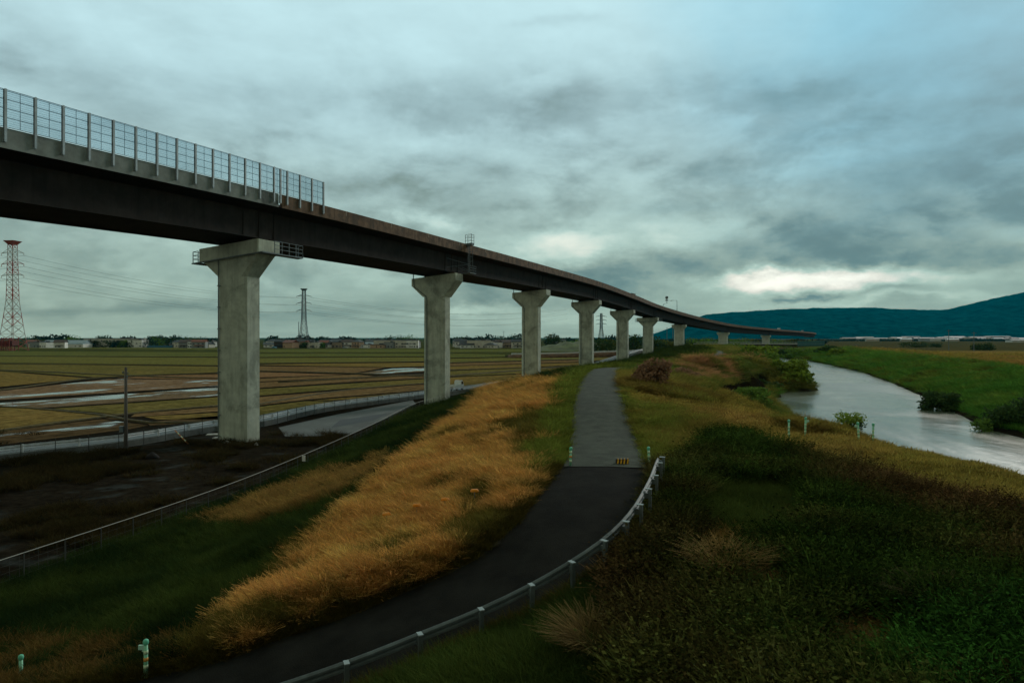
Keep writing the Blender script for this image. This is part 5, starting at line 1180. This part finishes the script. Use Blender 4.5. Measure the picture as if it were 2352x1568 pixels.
# ------------------------------------------------------------------ pylons, wires, poles
def pylon_mat(name, c1, c2, band):
    m = bpy.data.materials.new(name); m.use_nodes = True; t = NT(m.node_tree); b = t.n['Principled BSDF']; co = t.node('ShaderNodeTexCoord').outputs['Object']
    z = t.sep(co)[2]; f = t.m('GREATER_THAN', t.m('FRACT', t.div(z, band)), .5); t.l.new(t.mix(f, c1, c2), b.inputs['Base Color']); b.inputs['Roughness'].default_value = .6; return m
def pylon(x, y, H, wb, wt, m, label, arms, armL, w_=.3, plat=True, rz=.2, K=.46):
    r = tag(empty('pylon', (x, y, -.3), rz), label, 'pylon', 'power line pylons'); wd = lambda z: (wb+(wt-wb)*min(1, z/(H*K))**.8) if z < H*K else wt*(1-.3*(z-H*K)/(H*(1-K)))
    L = list(np.concatenate([np.linspace(0, H*K, 7)**1., np.linspace(H*K, H*.97, 12)[1:]])); mb = MB()
    cs = lambda z: [(sx*wd(z)/2, sy*wd(z)/2, z) for sx, sy in ((-1, -1), (1, -1), (1, 1), (-1, 1))]
    for a, b_ in zip(L, L[1:]):
        A, B = cs(a), cs(b_)
        for k in range(4): mb.bar(A[k], B[k], w_); mb.bar(A[k], B[(k+1) % 4], w_*.6); mb.bar(A[(k+1) % 4], B[k], w_*.6); mb.bar(B[k], B[(k+1) % 4], w_*.6)
    mb.build('lattice_tower', m, r)
    for f in arms:
        z = H*f; mb = MB()
        for s in (-1, 1):
            for yy in (-.4, .4): mb.bar((s*wt*.4, yy*wt, z), (s*armL, 0, z-H*.012), w_*.8); mb.bar((s*wt*.4, yy*wt, z+H*.02), (s*armL, 0, z-H*.012), w_*.6)
            mb.bar((s*armL, 0, z-H*.012), (s*armL, 0, z-H*.035), w_*.8)
        mb.build('cross_arm', m, r)
    if plat: mb = MB(); mb.hexa([(sx*wt*k, sy*wt*k, z) for z, k in ((H*.965, .35), (H, .75)) for sx, sy in ((-1, -1), (1, -1), (1, 1), (-1, 1))]); mb.build('top_platform', m, r)
    return r
redw = pylon_mat('pylon_red_white', (.33, .062, .045), (.40, .40, .37), 21.); pyg = mat('pylon_grey', (.085, .105, .11), .6)
y1 = 560; x1 = (29-HX)/F*y1; H1 = (803-551)/F*y1; y2 = 900; x2 = (698-HX)/F*y2; H2 = (793-662)/F*y2; y3 = 1500; x3 = (1381-HX)/F*y3
A1 = (.90, .80, .695); A2 = (.877, .755, .625)
pylon(x1, y1, H1, 15.5, 6.2, redw, 'tall red and white lattice pylon at the left edge', A1, 10, .34, rz=-.1)
pylon(x2, y2, H2, 13, 5.4, pyg, 'grey lattice pylon beyond the houses between two piers', A2, 9.5, .44, rz=.05)
pylon(x3, y3, 66, 14, 5, pyg, 'faint distant lattice pylon between the fourth and fifth piers', A2, 12, .6, False)
wm = mat('cable_grey', (.11, .13, .135), .6)
def cable(a, b_, sag, r_, label, grp):
    pts = []
    for k in range(25):
        t_ = k/24; q = np.array(a)*(1-t_)+np.array(b_)*t_; q[2] -= sag*4*t_*(1-t_); pts.append(tuple(q))
    mb = MB(); mb.tube(pts, r_, 4); tag(mb.build('power_cable', wm), label, 'power cable', grp)
def tip(x, y, H, f, s, armL, rz): return (x+s*armL*math.cos(rz), y+s*armL*math.sin(rz), H*f-H*.037)
x4, y4, H4 = (1290-HX)/F*1400., 1400., 78.
for lv, (f1, f2) in enumerate(zip(A1, A2)):
    for s in (-1, 1):
        sd_ = 'near' if s > 0 else 'far'
        cable(tip(x1, y1, H1, f1, s, 10, -.1), tip(x2, y2, H2, f2, s, 9.5, .05), 9, .085, f'{("top", "middle", "bottom")[lv]} {sd_} side cable sagging from the red pylon to the grey pylon', 'power cables')
        cable(tip(x2, y2, H2, f2, s, 9.5, .05), (x4+s*12, y4, H4*f2), 16, .11, f'{("top", "middle", "bottom")[lv]} {sd_} side cable running right from the grey pylon behind the piers', 'power cables')
        cable(tip(x1, y1, H1, f1, s, 10, -.1), (x1-260+s*12, y1+30, H1*f1), 7, .085, f'{("top", "middle", "bottom")[lv]} {sd_} side cable leaving the red pylon towards the left edge', 'power cables')
# red steel frame at the foot of the red pylon
r = tag(empty('red_steel_frame', (x1-2, 545, 0)), 'low red steel frame structure round the foot of the red pylon', 'steel frame')
rm = mat('red_oxide', (.20, .035, .025), .7); mb = MB()
for x in np.arange(-16, 15, 3.0):
    for yy in (-5, 5): mb.bar((x, yy, -.2), (x, yy, 9.5+math.sin(x)*1.2), .5)
for z in (3.8, 6.0, 7.6, 9.2):
    for yy in (-5, 5): mb.bar((-16, yy, z), (14, yy, z), .55)
for x in np.arange(-16, 12, 3.0): mb.bar((x, -5, 3.8), (x+3, -5, 7.6), .4); mb.bar((x+3, -5, 3.8), (x, -5, 7.6), .4); mb.bar((x, -5, 9), (x, 5, 9), .4)
mb.build('frame', rm, r); mb = MB()
for x in np.arange(-15, 12, 4.4): mb.box((x+2, 0, 6.2), (3.4, 7, 3.6))
mb.build('equipment', mat('red_brown_equipment', (.11, .03, .022), .8), r)
def upole(px, y, ytop, ybase, label, arm=True, rad=.2):
    z = CAM-(ybase-HY)/F*y; h = (ybase-ytop)/F*y; r = tag(empty('utility_pole', ((px-HX)/F*y, y, z)), label, 'utility pole', 'thin poles on the plain'); mb = MB(); mb.tube([(0, 0, -.5), (0, 0, h)], [rad*1.3, rad*.8], 6); mb.build('pole', galv_d, r)
    if arm: mb = MB(); mb.bar((-1.4, 0, h-.8), (1.4, 0, h-.8), .22); mb.build('crossarm', galv_d, r)
upole(686, 880, 739, 794, 'thin dark mast just left of the grey pylon', True, .45)
upole(2179, 480, 757, 803, 'thin pole standing on the far brown field, left of two'); upole(2237, 400, 762, 806, 'thin pole on the far brown field near the dark bushes, right of two')
upole(1157, 800, 760, 786, 'thin pole among houses between the second and third piers', True, .25); upole(1242-12, 900, 762, 790, 'thin pole behind the third pier', True, .25); upole(1545, 1200, 748, 784, 'faint thin mast left of the seventh pier', True, .5); upole(1532, 1300, 752, 783, 'fainter second mast left of the seventh pier', True, .5)

# ------------------------------------------------------------------ low bridge over the river, far embankment road
br = empty('low_bridge', (100, 352, 6.8)); tag(br, 'low flat road bridge crossing the river, its far end with a blue railing', 'bridge')
b0 = at(1600, 787, 345.); b1 = at(1832, 788, 352.); b2 = at(1893, 787.5, 358.)
cm = mat('bridge_concrete', (.30, .31, .28), .8, 0, .15, .5)
def bridge_seg(a, b_, w0, zlo, zhi, m, name, yoff=0.):
    mb = MB(); mb.hexa([(a[0], a[1]+yoff, a[2]+zlo), (b_[0], b_[1]+yoff, b_[2]+zlo), (b_[0], b_[1]+yoff+w0, b_[2]+zlo), (a[0], a[1]+yoff+w0, a[2]+zlo), (a[0], a[1]+yoff, a[2]+zhi), (b_[0], b_[1]+yoff, b_[2]+zhi), (b_[0], b_[1]+yoff+w0, b_[2]+zhi), (a[0], a[1]+yoff+w0, a[2]+zhi)]); return put_in(br, mb, name, m)
bridge_seg(b0, b2, 6, -1.5, -.75, steel_d, 'girder'); bridge_seg(b0, b1, 6.4, -.745, -.35, cm, 'deck', -.2); bridge_seg(b1, b2, 6.4, -.745, -.35, cm, 'deck', -.2)
mb = MB()
for k in range(40):
    t_ = k/39; q = b0*(1-t_)+b1*t_; mb.bar((q[0], q[1]-.1, q[2]-.35), (q[0], q[1]-.1, q[2]+.5), .12)
mb.bar(b0+np.array([0, -.1, .5]), b1+np.array([0, -.1, .5]), .16); mb.bar(b0+np.array([0, -.1, .1]), b1+np.array([0, -.1, .1]), .12); put_in(br, mb, 'railing', galv)
bl_m = mat('railing_blue', (.045, .17, .21), .5); mb = MB()
for k in range(24):
    t_ = k/23; q = b1*(1-t_)+b2*t_; mb.bar((q[0], q[1]-.25, q[2]-1.2), (q[0], q[1]-.25, q[2]+.95), .2)
for z in (.95, .45, -.1, -.7): mb.bar(b1+np.array([0, -.25, z]), b2+np.array([0, -.25, z]), .3)
bq = MB(); bq.hexa([tuple(b1+np.array([0, -.1, -1.45])), tuple(b2+np.array([0, -.1, -1.45])), tuple(b2+np.array([0, 0, -1.45])), tuple(b1+np.array([0, 0, -1.45])), tuple(b1+np.array([0, -.1, .3])), tuple(b2+np.array([0, -.1, .3])), tuple(b2+np.array([0, 0, .3])), tuple(b1+np.array([0, 0, .3]))])
put_in(br, mb, 'blue_railing', bl_m); put_in(br, bq, 'blue_panel', bl_m)
for px in (1767, 1842):
    q = at(px, 800, 355.); mb = MB(); mb.loft([oct_ring(2.6, 2.2, .4, -1), oct_ring(2.6, 2.2, .4, CAM-(792-HY)/F*355-.55-1.6)]); o = mb.build('bridge_leg', cm, br); o.location = (q[0]-100, q[1]-352+1, -6.8)
# embankment road across the paddies with a pale guardrail
e_pts = spline([np.array(q) for q in ((-1., 357, 1.6), (30, 366, 2.0), (62, 378, 2.8), (92, 392, 3.6), (105, 400, 4.2))], 6.); mb = MB(); L_, R_, LL, RR = side(e_pts, 3), side(e_pts, -3), side(e_pts, 7), side(e_pts, -7)
mb.loft([[(*d_[:2], -.1), (*c_[:2], c_[2]), (*a_[:2], a_[2]), (*b_[:2], -.1)] for a_, b_, c_, d_ in zip(L_, LL, R_, RR)]); tag(mb.build('road_embankment', mat('embankment_dry_grass', (.125, .075, .040), .95, 0, .5, .4), None, True), kind='structure')
g3 = empty('guardrail', e_pts[3]); tag(g3, 'far white guardrail on the reddish embankment behind the fourth and fifth piers', 'guardrail'); er = side(e_pts, -2.6, .9); mb = MB(); wbeam(mb, er, .6, .1); put_in(g3, mb, 'rail', rail_w)
for q in er[::2][:40]: mb = MB(); mb.bar((q[0], q[1]+.1, q[2]-.9), (q[0], q[1]+.1, q[2]-.1), .14); put_in(g3, mb, 'post', rail_w)
# concrete ramp flank beside the fifth and sixth piers
mb = MB(); fl_ = [at(1400, 838, 238.), at(1445, 818, 268.), at(1468, 806, 300.)]
mb.loft([[tuple(q+np.array([0, 0, -3.5])), tuple(q+np.array([.6, 0, -3.5])), tuple(q+np.array([.6, 0, .3])), tuple(q+np.array([0, 0, .3]))] for q in fl_]); tag(mb.build('ramp_wall', wall_m), 'grey sloping retaining wall between the fifth and sixth piers', 'wall')
# pickup on the side road
q = at(1050, 898, 128.); i = int(np.argmin(np.hypot(rw[:, 0]+9.8, rw[:, 1]-130))); d_ = rw[i+1]-rw[i-1]; c2 = side(rw, 1.7)[i]
pickup((c2[0], c2[1], .5), math.atan2(d_[1], d_[0]), 'small white pickup truck on the side road just right of the second pier')
# ------------------------------------------------------------------ grass: clump shapes scattered as ground cover
def blade_clump(name, n, hmin, hmax, wid, spread, lean, seed, m, head=0., seg=3, leafy=False, droop=.18):
    r = np.random.default_rng(seed); V = []; Fc = []; T = []
    for k in range(n):
        a = r.uniform(0, 6.283); rad = spread*math.sqrt(r.random()); x, y = rad*math.cos(a), rad*math.sin(a); h = r.uniform(hmin, hmax); fa = a+r.normal()*.7; ln = lean*h*r.uniform(.3, 1.2); wv = np.array([-math.sin(fa+.8*r.normal()), math.cos(fa), 0])*wid*r.uniform(.6, 1.3)
        tone = r.random(); base = len(V)
        for s in range(seg+1):
            t = s/seg; c = np.array([x+math.cos(fa)*ln*t*t, y+math.sin(fa)*ln*t*t, h*(t-droop*lean*t*t)]); ww = wv*(1-t)**.6 if s < seg else wv*.12
            if head and t > .6: ww = wv*(1.0+head*math.sin((t-.6)/.4*math.pi))
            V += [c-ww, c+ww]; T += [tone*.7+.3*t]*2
        for s in range(seg): i = base+2*s; Fc.append((i, i+1, i+3, i+2))
        if leafy:
            for j in range(5):
                t = r.uniform(.25, 1.); c = np.array([x+math.cos(fa)*ln*t*t, y+math.sin(fa)*ln*t*t, h*t]); b = r.uniform(0, 6.283); d = np.array([math.cos(b), math.sin(b), r.uniform(-.3, .5)])*r.uniform(.04, .10); e = np.cross(d, [0, 0, 1.])*.33+np.array([0, 0, r.normal()*.01]); i = len(V)
                V += [c, c+d*.5+e, c+d, c+d*.5-e]; T += [r.random()]*4; Fc.append((i, i+1, i+2, i+3))
    return fast_mesh(name, np.array(V), np.array(Fc), m, {'tone': ('FLOAT', np.array(T))}, link=False)
gm = bpy.data.materials.new('grass_blades'); gm.use_nodes = True; t = NT(gm.node_tree); b = t.n['Principled BSDF']
ca = t.node('ShaderNodeAttribute', attribute_type='INSTANCER', attribute_name='tint').outputs['Color']; ta = t.node('ShaderNodeAttribute', attribute_name='tone').outputs['Fac']
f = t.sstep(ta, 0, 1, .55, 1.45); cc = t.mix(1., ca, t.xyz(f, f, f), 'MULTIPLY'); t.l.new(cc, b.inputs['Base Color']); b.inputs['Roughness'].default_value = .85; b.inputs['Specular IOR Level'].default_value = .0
tl_ = t.node('ShaderNodeBsdfTranslucent'); t.l.new(cc, tl_.inputs[0]); mx = t.node('ShaderNodeMixShader'); mx.inputs[0].default_value = .42; t.l.new(b.outputs[0], mx.inputs[1]); t.l.new(tl_.outputs[0], mx.inputs[2]); t.l.new(mx.outputs[0], t.n['Material Output'].inputs[0])
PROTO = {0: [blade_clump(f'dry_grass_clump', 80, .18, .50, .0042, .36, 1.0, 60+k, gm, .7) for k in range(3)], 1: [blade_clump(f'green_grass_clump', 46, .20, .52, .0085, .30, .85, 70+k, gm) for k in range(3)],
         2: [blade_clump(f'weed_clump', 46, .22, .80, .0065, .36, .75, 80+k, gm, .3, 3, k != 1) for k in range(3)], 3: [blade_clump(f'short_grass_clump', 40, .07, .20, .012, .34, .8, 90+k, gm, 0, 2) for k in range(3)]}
NC = 210000
ta_ = rng.uniform(-.92, .92, NC); Yc = np.exp(rng.uniform(math.log(9.2), math.log(330), NC)); Xc = ta_*Yc
Zc = height(Xc, Yc)
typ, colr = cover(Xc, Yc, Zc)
keep = typ >= 0
keep &= ~((Yc < 20) & (rng.random(NC) > (Yc/20)**1.4))
keep &= ~((typ == 3) & (rng.random(NC) < .25))
gtag = {0: ('dry_grass', 'tall dry orange brown grass on the bank beside the ramp'), 1: ('green_grass', 'rough green grass covering the banks'), 2: ('dark_weeds', 'dense dark leafy weeds on the near right bank'), 3: ('mown_grass', 'short olive grass on the riverside strip')}
def scatter(name, X, Y, Z, c, scale, rot, protos, label):
    me = bpy.data.meshes.new(name); n = len(X); me.vertices.add(n); me.vertices.foreach_set('co', np.stack([X, Y, Z], 1).astype(np.float32).ravel())
    for nm, ty, dat in (('tint', 'FLOAT_COLOR', np.hstack([c, np.ones((n, 1))])), ('scl', 'FLOAT_VECTOR', scale), ('rot', 'FLOAT_VECTOR', rot), ('pick', 'INT', rng.integers(0, len(protos), n))):
        a = me.attributes.new(nm, ty, 'POINT'); a.data.foreach_set({'FLOAT_COLOR': 'color', 'FLOAT_VECTOR': 'vector', 'INT': 'value'}[ty], np.ascontiguousarray(dat, dtype=np.int32 if ty == 'INT' else np.float32).ravel())
    o = bpy.data.objects.new(name, me); col.objects.link(o); tag(o, label, 'grass', kind='stuff')
    pc = bpy.data.collections.new(name+'_shapes')
    for p in protos: pc.objects.link(p)
    ng = bpy.data.node_groups.new(name, 'GeometryNodeTree'); ng.interface.new_socket('Geometry', in_out='INPUT', socket_type='NodeSocketGeometry'); ng.interface.new_socket('Geometry', in_out='OUTPUT', socket_type='NodeSocketGeometry')
    N, L = ng.nodes, ng.links; gi_, go_ = N.new('NodeGroupInput'), N.new('NodeGroupOutput'); mp = N.new('GeometryNodeMeshToPoints'); ip = N.new('GeometryNodeInstanceOnPoints'); ci = N.new('GeometryNodeCollectionInfo')
    ci.inputs['Collection'].default_value = pc; ci.inputs['Separate Children'].default_value = True; ci.inputs['Reset Children'].default_value = True
    def na(nm, ty):
        q = N.new('GeometryNodeInputNamedAttribute'); q.data_type = ty; q.inputs['Name'].default_value = nm; return q.outputs['Attribute']
    er_ = N.new('FunctionNodeEulerToRotation')
    L.new(gi_.outputs[0], mp.inputs['Mesh']); L.new(mp.outputs[0], ip.inputs['Points']); L.new(ci.outputs[0], ip.inputs['Instance']); ip.inputs['Pick Instance'].default_value = True
    L.new(na('pick', 'INT'), ip.inputs['Instance Index']); L.new(na('rot', 'FLOAT_VECTOR'), er_.inputs[0]); L.new(er_.outputs[0], ip.inputs['Rotation']); L.new(na('scl', 'FLOAT_VECTOR'), ip.inputs['Scale']); L.new(ip.outputs[0], go_.inputs[0])
    md = o.modifiers.new('scatter', 'NODES'); md.node_group = ng
    return o
for k in range(4):
    m_ = keep & (typ == k); X, Y, Z, c = Xc[m_], Yc[m_], Zc[m_], colr[m_]; n = len(X)
    s = (1+np.clip(Y-22, 0, None)/34)*rng.uniform(.75, 1.3, n); sz = (1+np.clip(Y-25, 0, None)/260)*rng.uniform(.7, 1.25, n)
    sz = sz*(1+(.5 if k else .15)*fbm(X*.5, Y*.5, 7)); 
    if k == 0: sz *= .95
    dpp, _, _ = poly_dist(X, Y, path_d); drr, _, _ = poly_dist(X, Y, ramp_c); ed = np.minimum(dpp-1.66, np.where(Y < 30, drr-1.85, 9)); sz *= np.clip(.45+ed*.5, .4, 1); s *= np.clip(.6+ed*.4, .55, 1)
    c = np.clip(c*(rng.uniform(.72, 1.28, (n, 1)) if k != 2 else rng.uniform(.35, 1.9, (n, 1)))*(1+rng.normal(size=(n, 3))*.05), .003, .7)
    rot = np.stack([rng.normal(size=n)*.12, rng.normal(size=n)*.12, rng.uniform(0, 6.283, n)], 1)
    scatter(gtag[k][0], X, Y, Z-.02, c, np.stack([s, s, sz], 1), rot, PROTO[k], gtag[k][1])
# single large tussocks in the foreground
def tussock(px, py, h, n, size, c1, label, seed):
    p = P(px, py, h); g = gh(p[0], p[1]); m = leaf_mat(f'tussock_blades', c1, .5, .3); o = blade_clump('grass_tussock', int(n*4), .30*size, 1.1*size, .0034, .36*size, .95, seed, m, .5, 6, False, .30); col.objects.link(o); o.location = (p[0], p[1], g); return tag(o, label, 'tussock', 'arching grass tussocks')
tussock(1665, 1320, 5.65, 420, 1.0, (.26, .175, .06), 'large tan tussock of arching grass on the dark weedy bank, right of the guardrail', 401)
tussock(1690, 1345, 5.65, 300, .8, (.22, .135, .05), 'orange tan tussock at the lower right side of the largest tussock', 402)
tussock(1365, 1520, 6.45, 560, 1.0, (.15, .105, .038), 'tan tussock near the bottom of the picture below the ramp curve', 403)
tussock(2160, 1420, 5.6, 420, .95, (.085, .085, .030), 'greenish tussock with long arching stems at the right', 404)
tussock(1960, 1560, 5.9, 320, .75, (.13, .085, .035), 'small rusty tussock near the bottom edge right of centre', 405)

# ------------------------------------------------------------------ air
hz = MB(); hz.box((3500, 4650, 420), (15000, 11300, 848)); ho = hz.build('haze', None) if False else None
m = bpy.data.materials.new('haze_air'); m.use_nodes = True; t = NT(m.node_tree); t.n.remove(t.n['Principled BSDF'])
pv_ = t.node('ShaderNodeVolumePrincipled'); pv_.inputs['Color'].default_value = (.0, .60, .92, 1); pv_.inputs['Density'].default_value = 2.6e-5; pv_.inputs['Anisotropy'].default_value = 0.
t.l.new(pv_.outputs[0], t.n['Material Output'].inputs['Volume'])
ho = hz.build('haze', m); tag(ho, 'thin blue air between the plain and the mountains', 'haze', kind='stuff')
scene.cycles.volume_bounces = 0; scene.cycles.max_bounces = 6; scene.cycles.diffuse_bounces = 3; scene.cycles.glossy_bounces = 2; scene.cycles.transparent_max_bounces = 12; scene.cycles.transmission_bounces = 2
scene.cycles.use_adaptive_sampling = True; scene.cycles.adaptive_threshold = .02; scene.cycles.use_denoising = True; scene.cycles.sample_clamp_indirect = 4
